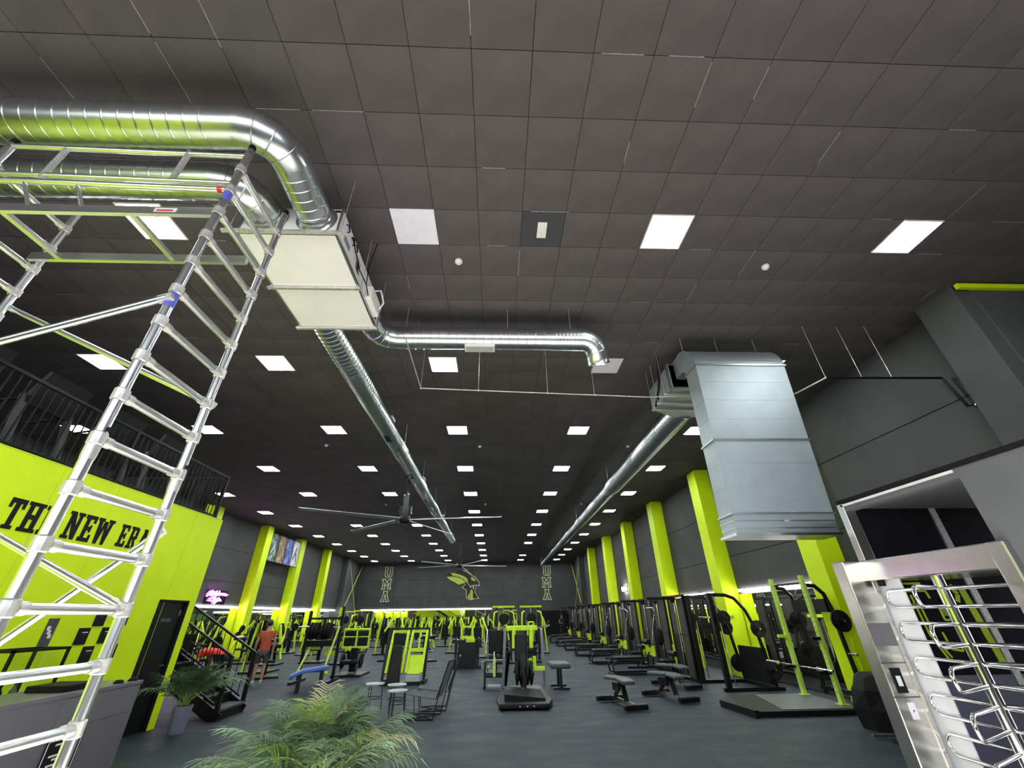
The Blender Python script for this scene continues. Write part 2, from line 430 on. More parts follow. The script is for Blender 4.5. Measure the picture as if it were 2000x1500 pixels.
def detector(x, y, lab, s=1):
    t = thing('smoke_detector', lab, 'smoke detector', (x, y, ZC), 0, 'round ceiling smoke detectors')
    mb().tube([(0, 0, 0), (0, 0, -.03 * s)], .058 * s, 20).build('base', PAPR, t)
    mb().tube([(0, 0, -.03 * s), (0, 0, -.045 * s), (0, 0, -.06 * s)], [.045 * s, .045 * s, .03 * s], 20).build('sensor_head', WHT, t)
for x, y, lab in ((-.61, 4.49, 'round white smoke detector near the blank white tile'), (4.25, 4.49, 'round white smoke detector between the two nearest right panels'),
                  (-5.42, 12.28, 'small round smoke detector left of the long duct'), (-.56, 12.36, 'small round smoke detector by the centre panel column'),
                  (4.29, 12.35, 'small round smoke detector left of the tapered duct'), (-5.4, 20.2, 'tiny smoke detector beyond the big fan'), (-.55, 20.2, 'tiny smoke detector in mid ceiling centre'), (4.2, 20.2, 'tiny smoke detector beside the tapered duct')):
    detector(x, y, lab)

# ================================================================== DUCTS AND CEILING PLANT
def spiral(m_, a, b, r, pitch=.14, n=28, r1=None, h=.0055):
    a, b = V(a), V(b); L = (b - a).length; d = (b - a) / L
    k = max(1, int(L / pitch)); pts, rs = [a], [r]
    for i in range(1, k):
        t_ = L * i / k; rr = r if r1 is None else r + (r1 - r) * i / k
        for o_, e in ((-.010, 0), (-.004, 0), (0, h), (.004, 0), (.010, 0)): pts.append(a + d * (t_ + o_)); rs.append(rr + e)
    pts.append(b); rs.append(r if r1 is None else r1)
    return m_.tube(pts, rs, n, True)
def elbow(m_, pts, r, n=28):
    # segmented gores with slightly raised seams; short straight lips keep the end rings square to the runs
    pts = [V(p) for p in pts]
    c0, c1 = (pts[1] - pts[0]).normalized(), (pts[2] - pts[1]).normalized(); t0 = (c0 * 2 * c0.dot(c1) - c1).normalized()
    e0, e1_ = (pts[-1] - pts[-2]).normalized(), (pts[-2] - pts[-3]).normalized(); t1 = (e0 * 2 * e0.dot(e1_) - e1_).normalized()
    t0 = (t0 + c0).normalized(); t1 = (t1 + e0).normalized()
    q = [pts[0] - t0 * .04, pts[0] - t0 * .001] + pts[1:-1] + [pts[-1] + t1 * .001, pts[-1] + t1 * .04]
    m_.tube(q, r, n, False)
    for i in range(1, len(pts) - 1):
        t_ = (pts[i + 1] - pts[i - 1]).normalized()
        m_.tube([pts[i] - t_ * .007, pts[i] - t_ * .002, pts[i] + t_ * .002, pts[i] + t_ * .007], [r, r + .006, r + .006, r], n, False)
    return m_
def collar(parent, a, b, r, m_=GALV): mb().tube([a, b], r, 28, False).build('collar', m_, parent)
def rod(parent, x, y, z0, z1=ZC, r=.005): mb().cyl((x, y, z0), (x, y, z1), r, 6).build('hanger_rod', ALUW, parent)

# two intake ducts coming from the left
for yy, xe, t_, tail in ((2.23, -2.15, 'near', 'nearest the camera, bending into the white unit'), (2.80, -2.72, 'far', 'running behind the scaffold top, bending into the white unit')):
    t = thing('spiral_duct', 'round spiral duct ' + tail, 'duct', (xe, yy, 5.85), 0, 'galvanised spiral ducts')
    R = .32; r = .188
    c = V((-R, R, 0))
    spiral(mb(), (-6.2 - xe, 0, 0), (-R - .14, 0, 0), r).build('duct_run', GALV, t)
    mb().tube([(-R - .14, 0, 0), (-R, 0, 0)], r, 28, False).build('duct_coupling', GALV, t)
    elbow(mb(), arc(c, R, -PI / 2, 0, 4, (1, 0, 0), (0, 1, 0)), r).build('elbow', GALV, t)
    spiral(mb(), (0, R, 0), (0, 3.24 - yy, 0), r, .11).build('duct_run', GALV, t)
    mb().tube([(0, 3.17 - yy, 0), (0, 3.23 - yy, 0), (0, 3.245 - yy, 0)], [r + .006, r + .012, r + .05], 28, False).build('collar', GALV, t)

# air handling unit
t = thing('air_handling_unit', 'white air handling unit hung under the tiled ceiling', 'air unit', (-2.435, 4.13, 5.6))
HX, HY, HZ = .56, .88, .44
mb().b2((-HX, -HY, .012), (HX, HY, HZ)).build('casing', WHT, t, .006)
mb().b2((-HX + .012, -HY + .012, -.004), (HX - .02, -.02, .012)).build('bottom_panel', WHT, t, .003)
mb().b2((-HX + .012, .0, -.004), (HX - .02, HY - .012, .012)).build('bottom_panel', WHT, t, .003)
f = mb()
for sx in (-1, 1): f.b2((sx * HX - .012, -HY - .008, -.012), (sx * HX + .012, HY + .008, .022))
for sy in (-1, 1): f.b2((-HX, sy * HY - .012, -.012), (HX, sy * HY + .012, .022))
for sx in (-1, 1):
    for sy in (-1, 1): f.b2((sx * HX - .012, sy * HY - .012, 0), (sx * HX + .012, sy * HY + .012, HZ))
f.build('edge_frame', GALV, t)
for yy, ex in ((-HY - .05, .14), (-.01, .07), (HY - .02, .06)):
    mb().b2((-HX - ex, yy - .02, -.045), (HX + ex * .6, yy + .02, -.012)).build('support_channel', ALUW, t)
    for sx in (-1, 1):
        x = sx * (HX + ex * .5)
        mb().cyl((x, yy, -.06), (x, yy, ZC - 5.6), .005, 6).build('hanger_rod', ALUW, t)
for yy in (-.72, -.52, -.40):
    o = mb().tube([(HX + .0, yy, .36), (HX + .03, yy, .36), (HX + .03, yy + .06, .30), (HX, yy + .06, .30)], .01, 6).build('latch', BLKM, t)
mb().b2((-.30, -HY - .006, .20), (-.24, -HY, .30)).build('warning_label', BLKM, t)
mb().b2((.47, -HY - .006, .38), (.54, -HY, .41)).build('warning_label', BLKM, t)
mb().b2((HX, -.70, .12), (HX + .012, -.52, .20)).build('rating_plate', GALVB, t)
cb = mb().b2((HX, .22, .02), (HX + .10, .66, .26)).build('control_box', WHT, t, .03, 3)
mb().tube([(HX + .08, .30, .22), (HX + .16, .38, .30), (HX + .16, .58, .24), (HX + .08, .62, .12)], .012, 8).build('cable_conduit', WHT, cb)
mb().tube([(HX + .02, -.55, .35), (HX + .05, -.2, .12), (HX + .09, .0, .06), (HX + .06, .2, .05)], .007, 6).build('power_cable', BLKM, cb)
mb().tube([(HX + .09, .0, .05), (HX + .06, .02, .4), (HX + .10, .05, ZC - 5.6)], .007, 6).build('power_cable', BLKM, cb)
for k in range(4):
    mb().tube([(HX + .014, -.30 + .03 * k, .30), (HX + .014, -.26 + .03 * k, .12), (HX + .014, -.22 + .03 * k, .10), (HX + .014, -.24 + .03 * k, .28)], .003, 5).build('printed_mark', BLKM, cb)
mb().b2((HX, .72, .10), (HX + .006, .80, .24)).build('warning_label', BLKM, t)

# long supply duct
t = thing('spiral_duct', 'long straight spiral duct running from the white unit toward the far wall', 'duct', (-2.76, 5.0, 5.85), 0, 'galvanised spiral ducts')
r = .205; segs = [(0.02, 6.2), (6.2, 9.8), (9.8, 13.4), (13.4, 17.2), (17.2, 21.7)]
for i, (a, b) in enumerate(segs):
    spiral(mb(), (0, a, 0), (0, b, 0), r - .006 * i, .11 if a < 12 else .2, h=.009).build('duct_run', GALV, t)
    mb().tube([(0, b - .1, 0), (0, b + .1, 0)], r - .006 * i + .008, 28, False).build('coupling', GALV, t)
for y in (4.4, 7.6, 10.9, 14.4, 18.0):
    mb().b2((-.06, y, -r - .004), (.06, y + .42, -r + .02)).build('outlet_grille', DKG, t)
    mb().tube([(-.21, y + 1.2, .0), (-.21, y + 1.2, ZC - 5.85)], .005, 6).build('hanger_rod', ALUW, t)
    mb().tube([(.21, y + 1.2, .0), (.21, y + 1.2, ZC - 5.85)], .005, 6).build('hanger_rod', ALUW, t)
for y in (3.9, 8.9, 14.9): mb().b2((.17, y, .06), (.24, y + .3, .12)).build('damper_box', GALVB, t)
mb().cyl((0, 21.72, 0), (0, 21.75, 0), r - .03, 24).build('end_cap', GALVB, t)

# cross duct ending in an open elbow
t = thing('spiral_duct', 'cross duct with a grille and an open elbow end over the centre', 'duct', (-2.03, 5.0, 5.85), 0, 'galvanised spiral ducts')
r = .185; yr = .60
mb().tube([(0, .02, 0), (0, yr - .34, 0)], r, 28, False).build('collar', GALV, t)
elbow(mb(), arc((.34, yr - .34, 0), .34, PI, PI / 2, 4, (1, 0, 0), (0, 1, 0)), r).build('elbow', GALV, t)
spiral(mb(), (.34, yr, 0), (2.95, yr, 0), r, h=.009).build('duct_run', GALV, t)
spiral(mb(), (2.95, yr, 0), (3.50, yr, 0), r + .006, .06).build('coupling', GALV, t)
d2 = V((0.25, .62, -.74)).normalized()
q = [V((3.50, yr, 0))]
for i in range(1, 5):
    a = i / 4; dd = (V((1, 0, 0)) * (1 - a) + d2 * a).normalized(); q.append(q[-1] + dd * .105)
elbow(mb(), q, r).build('elbow', GALV, t)
e1 = q[-1] + d2 * .12
mb().tube([q[-1], e1, e1 + d2 * .01], [r, r, r + .012], 28, False).build('open_end', GALV, t)
mb().tube([e1 - d2 * .02, e1 - d2 * .05], [r - .008, r - .008], 28, True).build('end_void', BLKM, t)
g = mb().b2((1.48, yr - .085, -r - .03), (1.98, yr + .085, -r + .03)).build('outlet_grille', WHT, t)
for k in range(4): mb().b2((1.50, yr - .07 + .04 * k, -r - .036), (1.96, yr - .055 + .04 * k, -r - .03)).build('louvre', GALVB, g)
for x in (.45, 2.2, 3.3): mb().cyl((x, yr, r), (x, yr, ZC - 5.85), .005, 6).build('hanger_rod', ALUW, t)

# tapered right duct with its fan box
t = thing('spiral_duct', 'stepped tapering spiral duct along the right side, from fan box to far wall', 'duct', (4.30, 8.2, 5.85), 0, 'galvanised spiral ducts')
steps = [(0, 6.6, .27), (7.0, 13.4, .235), (13.8, 19.6, .20), (20.0, 26.0, .165), (26.3, 33.0, .13)]
for i, (a, b, r) in enumerate(steps):
    spiral(mb(), (0, a, 0), (0, b, 0), r, .10 if i == 0 else .2, h=.009).build('duct_run', GALV, t)
    if i < 4: mb().tube([(0, b, 0), (0, steps[i + 1][0], 0)], [r, steps[i + 1][2]], 28, False).build('reducer', GALVB, t)
    for k in range(3):
        y = a + (b - a) * (k + .6) / 3.2
        mb().b2((-r - .006, y, -.07), (-r + .05, y + .55, .02)).build('outlet_grille', GALVB, t)
    mb().cyl((-r, b - .5, 0), (-r, b - .5, ZC - 5.85), .005, 6).build('hanger_rod', ALUW, t)
    mb().cyl((r, b - .5, 0), (r, b - .5, ZC - 5.85), .005, 6).build('hanger_rod', ALUW, t)

t = thing('fan_box', 'galvanised fan box hung between big rectangular duct and tapered duct', 'fan unit', (4.30, 7.35, 5.6))
mb().b2((-.86, -.40, .0), (.78, .52, .52)).build('casing', GALVB, t, .006)
for k in range(3): mb().b2((-.87 + .0, -.56 + .045 * k, -.01 - .005), (.80, -.545 + .045 * k, .54)).build('flexible_connector_rib', GALV, t)
mb().b2((-.84, -.56, .015), (.76, -.38, .51)).build('flexible_connector', ALUW, t)
mb().prism([(-.86, 0), (.78, 0), (.30, .34), (-.30, .34)], lambda u, v_, w_: V((u, .52 + v_, .02 + w_)), .46).build('outlet_hood', GALVB, t)
for yy in (-.30, .10, .40): mb().b2((-.94, yy - .018, -.045), (.84, yy + .018, -.012)).build('support_channel', ALUW, t)
for x, yy in ((-.92, -.30), (-.92, .10), (-.92, .40), (.8, -.3), (.8, .4)): mb().cyl((x, yy, -.06), (x, yy, ZC - 5.6), .005, 6).build('hanger_rod', ALUW, t)
mb().tube([(-.90, -.28, .9), (-.90, -.20, .55), (-.89, -.02, .25), (-.88, .18, .14), (-.87, .34, .02)], .022, 8).build('cable_conduit', BLKM, t)
mb().b2((-.875, .08, .06), (-.86, .16, .14)).build('warning_label', GM, t)
mb().b2((-.875, -.32, .06), (-.862, .42, .47)).build('access_panel', GALVB, t, .004)

# big rectangular duct dropping from the ceiling
t = thing('rectangular_duct', 'big galvanised rectangular duct curving down from the ceiling', 'duct', (4.35, 6.2, 2.72))
def duct_sec(z0, z1, grow=0.0):
    def xs(z):
        k = (z - 2.72) / 2.9
        return (-.88 + k * .09 - grow, .65 + k * .20 + grow)
    a0, b0 = xs(z0); a1, b1 = xs(z1); yf, yb = -.20 - grow, .20 + grow
    vs = [(a0, yf, z0 - 2.72), (b0, yf, z0 - 2.72), (b0, yb, z0 - 2.72), (a0, yb, z0 - 2.72), (a1, yf, z1 - 2.72), (b1, yf, z1 - 2.72), (b1, yb, z1 - 2.72), (a1, yb, z1 - 2.72)]
    return mb().add(vs, [(0, 1, 5, 4), (1, 2, 6, 5), (2, 3, 7, 6), (3, 0, 4, 7), (0, 3, 2, 1), (4, 5, 6, 7)])
for z0, z1 in ((4.19, 5.62), (3.02, 4.17), (2.72, 3.0)): duct_sec(z0, z1).build('duct_section', GALVB, t)
for z in (5.62, 4.18, 3.01): duct_sec(z - .014, z + .014, .022).build('flange', GALV, t)
duct_sec(2.70, 2.735, .03).build('flange', GALV, t); duct_sec(2.80, 2.812, .006).build('stiffening_rib', GALV, t); duct_sec(2.90, 2.915, .006).build('stiffening_rib', GALV, t)
for k in range(1, 4): duct_sec(4.19 + 1.43 * k / 4, 4.19 + 1.43 * k / 4 + .006, .003).build('stiffening_rib', GALVB, t)
for k in range(1, 3): duct_sec(3.02 + 1.15 * k / 3, 3.02 + 1.15 * k / 3 + .006, .003).build('stiffening_rib', GALVB, t)
prof = [(.20, 2.9), (-.20, 2.9)]
no = 10
outer = [(-.20 + .55 * (1 - math.cos(PI / 2 * i / no)), 2.90 + .55 * math.sin(PI / 2 * i / no)) for i in range(no + 1)]
inner = [(.20 + .15 * (1 - math.cos(PI / 2 * i / 5)), 2.90 + .15 * math.sin(PI / 2 * i / 5)) for i in range(6)]
po = outer + [(.585, 3.45), (.585, 3.05)] + inner[::-1]
bm_ = mb()
n = len(po)
bm_.add([(-.79, y, z) for y, z in po] + [(.85, y, z) for y, z in po], [tuple(range(n)), tuple(range(n, 2 * n))[::-1]])
for i in range(n):
    j = (i + 1) % n
    a, b = po[i], po[j]
    bm_.add([(-.79, *a), (.85, *a), (.85, *b), (-.79, *b)], [(0, 1, 2, 3)], False)
bm_.build('bend', GALVB, t)
ns = mb()
for x in (-.795, .855):
    ns.tube([(x, y, z) for y, z in outer], .007, 5)
ns.build('bend_seam', GALV, t)
for x in (-.7, .0, .78): mb().cyl((x, .25, 3.45), (x, .25, ZC - 2.72), .006, 6).build('hanger_rod', ALUW, t)
mb().b2((.03, -.206, .29), (.06, -.20, .32)).build('rivet', ALUW, t); mb().b2((-.12, -.208, .17), (-.04, -.20, .20)).build('sealant_patch', ALUW, t)

# sprinkler pipe
t = thing('sprinkler_pipe', 'thin grey pipe run hung below the ceiling from cross duct to right wall', 'pipe', (0, 0, 0))
pp = [(-1.40, 5.0, 5.42), (-1.40, 6.48, 5.37), (2.90, 6.78, 5.37), (5.72, 6.60, 5.37)]
mb().tube(pp[:2], .010, 8).build('pipe_run', ALUW, t); mb().tube(pp[1:], .011, 8).build('pipe_run', ALUW, t)
mb().tube([(5.72, 6.60, 5.37), (5.88, 6.01, 5.37)], .014, 8).build('pipe_run', PAPR, t)
mb().tube([(5.88, 6.01, 5.37), (8.0, 5.97, 5.36)], .022, 8).build('pipe_run', BLK, t)
mb().tube([(8.0, 5.97, 5.36), (8.03, 5.88, 4.75), (8.03, 5.70, 4.70), (8.03, 5.66, 4.86)], .022, 8).build('wall_drop', BLK, t)
mb().tube([(8.0, 5.74, 4.70), (8.0, 5.66, 4.72), (8.0, 5.64, 4.86)], .03, 8).build('valve', STL, t)
for x, y in ((-1.40, 6.48), (-.35, 6.55), (.95, 6.64), (1.85, 6.7), (5.88, 6.01), (6.55, 6.0), (7.1, 5.99)):
    mb().cyl((x, y, 5.37), (x, y, ZC), .005, 6).build('hanger_rod', ALUW, t)
    mb().ball((x, y, 5.37), .02, 8, 6).build('pipe_clip', ALUW, t)

# big slow ceiling fans
def fan(loc, R, off, lab, w_=.20):
    t = thing('ceiling_fan', lab, 'ceiling fan', loc, 0, 'large five bladed ceiling fans')
    h = ZC - loc[2]
    mb().cyl((0, 0, .1), (0, 0, h), .03, 10).build('drop_rod', BLK, t)
    mb().cyl((0, 0, h - .06), (0, 0, h), .14, 16).build('ceiling_plate', BLK, t)
    mb().tube([(0, 0, -.16), (0, 0, -.12), (0, 0, .12), (0, 0, .18)], [.10, .20, .20, .10], 20).build('motor_hub', BLK, t)
    mb().b2((-.22, -.08, .2), (.22, .08, .5)).build('bracket', BLK, t)
    for k in range(5):
        a = math.radians(off + 72 * k); d = V((math.cos(a), math.sin(a), 0)); s = V((-d.y, d.x, 0))
        bl = mb()
        q = d * .18; e = d * R
        n_ = V((0, 0, 1)); tilt = .06
        c = [q - s * w_ * .45 - n_ * tilt * .5, q + s * w_ * .45 + n_ * tilt * .5, e + s * w_ * .4 + n_ * tilt * .4, e - s * w_ * .4 - n_ * tilt * .4]
        bl.add([v for v in c] + [v + n_ * .025 for v in c], [(0, 3, 2, 1), (4, 5, 6, 7), (0, 1, 5, 4), (1, 2, 6, 5), (2, 3, 7, 6), (3, 0, 4, 7)])
        b_ = bl.build('blade', FANB, t)
        mb().box(e + n_ * .03, (.05, .05, .12)).build('winglet', BLK, b_)
fan((-3.44, 15.75, 4.9), 3.65, -6, 'large five bladed ceiling fan in front of the long duct end')
fan((-2.67, 32.0, 4.9), 3.5, 12, 'farther ceiling fan hanging in front of the lime emblem')

# ================================================================== SCAFFOLD
t = thing('scaffold_tower', 'aluminium mobile scaffold tower with ladder frames in the left foreground', 'scaffold', (-2.02, 1.975, 0))
SX, SY = -1.86, .605
colm = mb().tube([(0, 0, -.036), (0, 0, -.030), (0, 0, .030), (0, 0, .036)], [.029, .035, .035, .029], 14, False, False).mesh('collar', ALUW)
rungm = mb().tube([(0, .02, 0), (0, SY - .02, 0)], .023, 12).mesh('rung', ALU)
sockm = mb().tube([(0, .028, 0), (0, .075, 0)], .028, 12).mesh('rung_socket', ALUW)
RZ = [.05 + .25 * k for k in range(1, 20)]
for sx in (0, SX):
    for sy in (0, SY):
        p = mb().tube([(sx, sy, .16), (sx, sy, 2.53)], .0275, 16).tube([(sx, sy, 2.47), (sx, sy, 5.06)], .0262, 16).build('post', ALU, t)
        mb().tube([(sx, sy, 5.0), (sx, sy, 5.11)], .026, 14).build('rubber_cap', RUB, p)
        mb().tube([(sx, sy, 2.44), (sx, sy, 2.47), (sx, sy, 2.56), (sx, sy, 2.58)], [.029, .031, .031, .029], 14, False).build('spigot_sleeve', ALUW, p)
        mb().box((sx + .035, sy, 2.60), (.03, .014, .02)).build('locking_clip', BLKM, p)
        for z in RZ: o = link('collar', colm, p); o.location = (sx, sy, z)
        w_ = mb().cyl((sx - .02, sy, .08), (sx + .02, sy, .08), .08, 18).build('castor_wheel', RUB, t)
        mb().b2((sx - .03, sy - .02, .1), (sx + .03, sy + .02, .18)).build('castor_fork', ALUW, w_)
    for z in RZ:
        o = link('rung', rungm, t); o.location = (sx, 0, z)
        for yy, s in ((0, 1), (SY, -1)):
            q = link('rung_socket', sockm, o); q.location = (0, yy, 0); q.scale = (1, s, 1)
for z in (4.42, 3.41): mb().tube([(0, 0, z), (0, 0, z + .1)], .0285, 14, False).build('label_sticker', BLUL, t)
def rail(a, b, r, nm, m_=ALU): return mb().tube([a, b], r, 12).build(nm, m_, t)
rail((0, 0, 4.98), (SX, 0, 5.04), .02, 'guard_rail')
rail((0, 0, 4.63), (SX, 0, 4.69), .02, 'guard_rail')
g2 = rail((0, 0, 4.55), (SX, 0, 4.61), .024, 'guard_rail')
mb().tube([(-.05, 0, 4.552), (-.085, 0, 4.553)], .026, 12, False).build('red_marker', REDP, g2)
for x in (-.47, -1.42): mb().tube([(x, 0, 4.64), (x, 0, 5.02)], .02, 12).build('guard_upright', ALUW, t)
for x in (-1.12, -1.5): mb().bar((x, .0, 4.58), (x + .06, .07, 4.40), .035, .02).build('crossbar', ALU, t)
pb = mb().b2((SX, .055, 4.34), (-.03, .085, 4.42)).build('platform_beam', ALU, t)
mb().b2((-.52, .052, 4.36), (-.36, .055, 4.40)).build('label_sticker', PAPR, pb)
mb().b2((-.50, .050, 4.365), (-.38, .052, 4.38)).build('label_sticker', REDP, pb)
mb().b2((SX, .52, 4.34), (-.10, .55, 4.42)).build('platform_beam', ALU, t)
for x in (-.70, -1.62): mb().b2((x - .02, .085, 4.355), (x + .02, .52, 4.385)).build('crossbar', ALU, t)
for a, b in (((0, -.03, 3.46), (SX, -.03, 2.65)), ((0, SY + .03, 3.07), (SX, SY + .03, 3.92)), ((0, SY + .03, 2.20), (SX, SY + .03, .50)), ((0, SY - .05, 1.82), (SX, SY - .05, 2.62))):
    br = rail(a, b, .021, 'diagonal_brace')
    d = (V(b) - V(a)).normalized()
    for e, s in ((V(a), 1), (V(b), -1)):
        mb().bar(e - d * s * .03, e + d * s * .05, .03, .045).build('brace_hook', ALUW, br)

# ================================================================== LIME ROOM WITH MEZZANINE
GX = -6.35
gm = mb().b2((GX - .15, YF, 0), (GX, 8.86, 3.72)).b2((GX - .15, 8.86, 2.09), (GX, 9.72, 3.72)).b2((GX - .15, 9.72, 0), (GX, 9.92, 3.72))
wm = struct('wall_middle', gm, G)
mb().b2((GX - .15, YF, 3.72), (GX + .004, 9.924, 3.74)).build('top_trim', GM, wm)
for k in range(12): mb().b2((GX, -2 + k * 1.0, .0), (GX + .0015, -1.994 + k * 1.0, 3.72)).build('panel_joint', GJ, wm)
struct('wall_stair', mb().b2((XL, 9.80, 0), (GX - .15, 9.92, 3.6)), G)
struct('mezzanine_floor', mb().b2((XL, YF, 3.55), (GX - .1, 9.92, 3.70)), BLKM)
d = struct('door_1', mb().b2((GX - .10, 8.90, .01), (GX - .05, 9.68, 2.06)), BLK)
mb().b2((GX - .12, 8.87, 0), (GX + .01, 8.90, 2.09)).build('door_frame', BLKM, d); mb().b2((GX - .12, 9.68, 0), (GX + .01, 9.71, 2.09)).build('door_frame', BLKM, d); mb().b2((GX - .12, 8.87, 2.06), (GX + .01, 9.71, 2.09)).build('door_frame', BLKM, d)
mb().tube([(GX - .05, 9.58, 1.0), (GX, 9.58, 1.0), (GX, 9.46, 1.0)], .01, 8).build('door_handle', STL, d)
mb().b2((GX - .052, 9.15, 1.72), (GX - .048, 9.42, 1.78)).build('door_sign', GRYC, d)
mb().b2((GX - .052, 9.60, 1.82), (GX - .04, 9.64, 1.92)).build('door_closer', STL, d)

# block lettering: strokes as polygons in a unit box (height 1)
def letter(ch):
    def R(a, b, c, d): return [(a, b), (c, b), (c, d), (a, d)]
    def S(x0, y0, x1, y1, w_=.2): return [(x0 - w_ / 2, y0), (x0 + w_ / 2, y0), (x1 + w_ / 2, y1), (x1 - w_ / 2, y1)]
    s = .12
    if ch == 'T': return .74, [R(0, .84, .74, 1), R(0, .68, .14, .9), R(.6, .68, .74, .9), R(.26, 0, .48, 1), R(.14, 0, .6, s)]
    if ch == 'H': return .84, [R(.1, 0, .32, 1), R(.52, 0, .74, 1), R(.2, .42, .64, .58), R(0, 0, .42, s), R(.42, 0, .84, s), R(0, 1 - s, .42, 1), R(.42, 1 - s, .84, 1)]
    if ch == 'E': return .70, [R(.1, 0, .32, 1), R(0, 0, .68, .15), R(0, .85, .68, 1), R(.3, .43, .52, .57), R(.56, 0, .7, .28), R(.56, .72, .7, 1), R(.46, .36, .56, .64)]
    if ch == 'N': return .86, [R(.1, 0, .28, 1), R(.58, 0, .76, 1), [(.1, 1), (.34, 1), (.76, 0), (.54, 0)], R(0, 0, .4, s), R(0, 1 - s, .3, 1), R(.48, 1 - s, .86, 1)]
    if ch == 'W': return 1.1, [S(.18, 1, .32, 0, .22), S(.32, 0, .52, .9, .16), S(.58, .9, .78, 0, .16), S(.78, 0, .92, 1, .2), R(0, 1 - s, .4, 1), R(.7, 1 - s, 1.1, 1)]
    if ch == 'R': return .78, [R(.1, 0, .32, 1), R(.1, .85, .62, 1), R(.3, .42, .62, .56), R(.5, .45, .72, .95), [(.36, .46), (.56, .46), (.78, 0), (.56, 0)], R(0, 0, .42, s), R(0, 1 - s, .3, 1)]
    if ch == 'A': return .84, [S(.16, 0, .40, 1, .2), S(.68, 0, .44, 1, .2), R(.26, .28, .58, .42), R(0, 0, .36, s), R(.48, 0, .84, s), R(.22, 1 - s, .5, 1)]
    return .3, []
def sign_word(word, y0, ywid, z0, h, lab, broken=False):
    t = thing('wall_lettering', lab, 'lettering', (GX, y0, z0), 0, 'black words painted on the lime wall')
    tot = sum(letter(c)[0] for c in word) + .1 * (len(word) - 1); k = ywid / tot; x = 0
    for c in word:
        wd, polys = letter(c)
        lm = mb()
        for i, po in enumerate(polys):
            if broken: po = [(u * .92 + .02, v_ * .94 + .03) for u, v_ in po]
            lm.prism([((x + u) * k, v_ * h) for u, v_ in po], lambda u, v_, w_: V((.001 + w_, u, v_)), .006 + .0003 * i)
        lm.build('letter', BLKM, t)
        x += wd + .1
sign_word('THE', 5.56, .68, 2.80, .38, 'black block letters reading THE on the lime wall')
sign_word('NEW', 6.40, .80, 2.81, .38, 'black block letters reading NEW on the lime wall')
sign_word('ERA', 7.36, .66, 2.82, .37, 'black block letters reading ERA on the lime wall', True)

# plaques
for i, (y, z, lab) in enumerate(((7.71, 1.79, 'top left'), (7.51, 1.55, 'leftmost'), (7.93, 1.55, 'middle right'), (7.72, 1.30, 'bottom left'), (8.17, 1.79, 'top right'), (8.17, 1.30, 'bottom right'))):
    t = thing('wall_plaque', 'black square info plaque on lime wall, %s of the checkered six' % lab, 'plaque', (GX, y, z), 0, 'checkered black plaques on the lime wall')
    mb().box((.006, 0, 0), (.012, .20, .22)).build('board', BLKM, t)
    mb().box((.0125, .02, .05), (.002, .10, .012)).build('printed_line', PAPR, t); mb().box((.0125, .01, .02), (.002, .08, .006)).build('printed_line', GRYC, t)
t = thing('wall_poster', 'small grey notice above the glass cabinet on lime wall', 'notice', (GX, 6.94, 1.62))
mb().box((.004, 0, 0), (.008, .16, .34)).build('sheet', GRYC, t)
for k in range(3): mb().box((.009, (-.03 + .03 * k), .05 - .05 * k), (.002, .05, .05)).build('printed_mark', PAPR, t)

# glass cabinet behind the counter
t = thing('glass_cabinet', 'black framed glass drinks cabinet behind the reception counter', 'cabinet', (-5.75, 5.95, 0))
fr = mb()
for a in (0, .72):
    fr.b2((0, a - .015, 0), (.03, a + .015, 1.46)); fr.b2((-.42, a - .015, 0), (-.39, a + .015, 1.46))
fr.b2((0, 0, 1.43), (.03, .72, 1.46)); fr.b2((-.42, 0, 1.43), (-.39, .72, 1.46)); fr.b2((-.42, -.015, 1.43), (.03, .015, 1.46)); fr.b2((-.42, .705, 1.43), (.03, .735, 1.46))
fr.b2((-.42, 0, 0), (.03, .72, .05)); fr.build('frame', BLK, t)
mb().b2((.010, .015, .05), (.016, .705, 1.43)).build('glass_door', GLS, t)
mb().b2((-.41, .0, .05), (-.405, .72, .62)).build('lower_back_panel', CNTR, t)
mb().tube([(.05, .25, .78), (.05, .27, .98)], .008, 8).build('door_handle', CHR, t)
for z in (.45, .85): mb().b2((-.38, .02, z), (0, .70, z + .012)).build('shelf', BLK, t)
for i, (y, z, m_) in enumerate(((.12, .862, REDP), (.28, .862, BLKM), (.45, .862, LEAF1), (.58, .462, PAPR), (.30, .462, WHTC), (.14, .462, REDP))):
    b_ = thing('drinks_bottle', 'small %s bottle on the %s cabinet shelf' % (['red', 'black', 'green', 'white', 'pale', 'crimson'][i], 'upper' if z > .8 else 'lower'), 'bottle', (-5.95, 5.95 + y, z), 0, 'bottles in the glass cabinet')
    mb().tube([(0, 0, 0), (0, 0, .15), (0, 0, .19), (0, 0, .22)], [.035, .035, .015, .015], 12).build('bottle_body', m_, b_)
    mb().cyl((0, 0, .22), (0, 0, .245), .018, 12).build('cap', BLKM, b_)

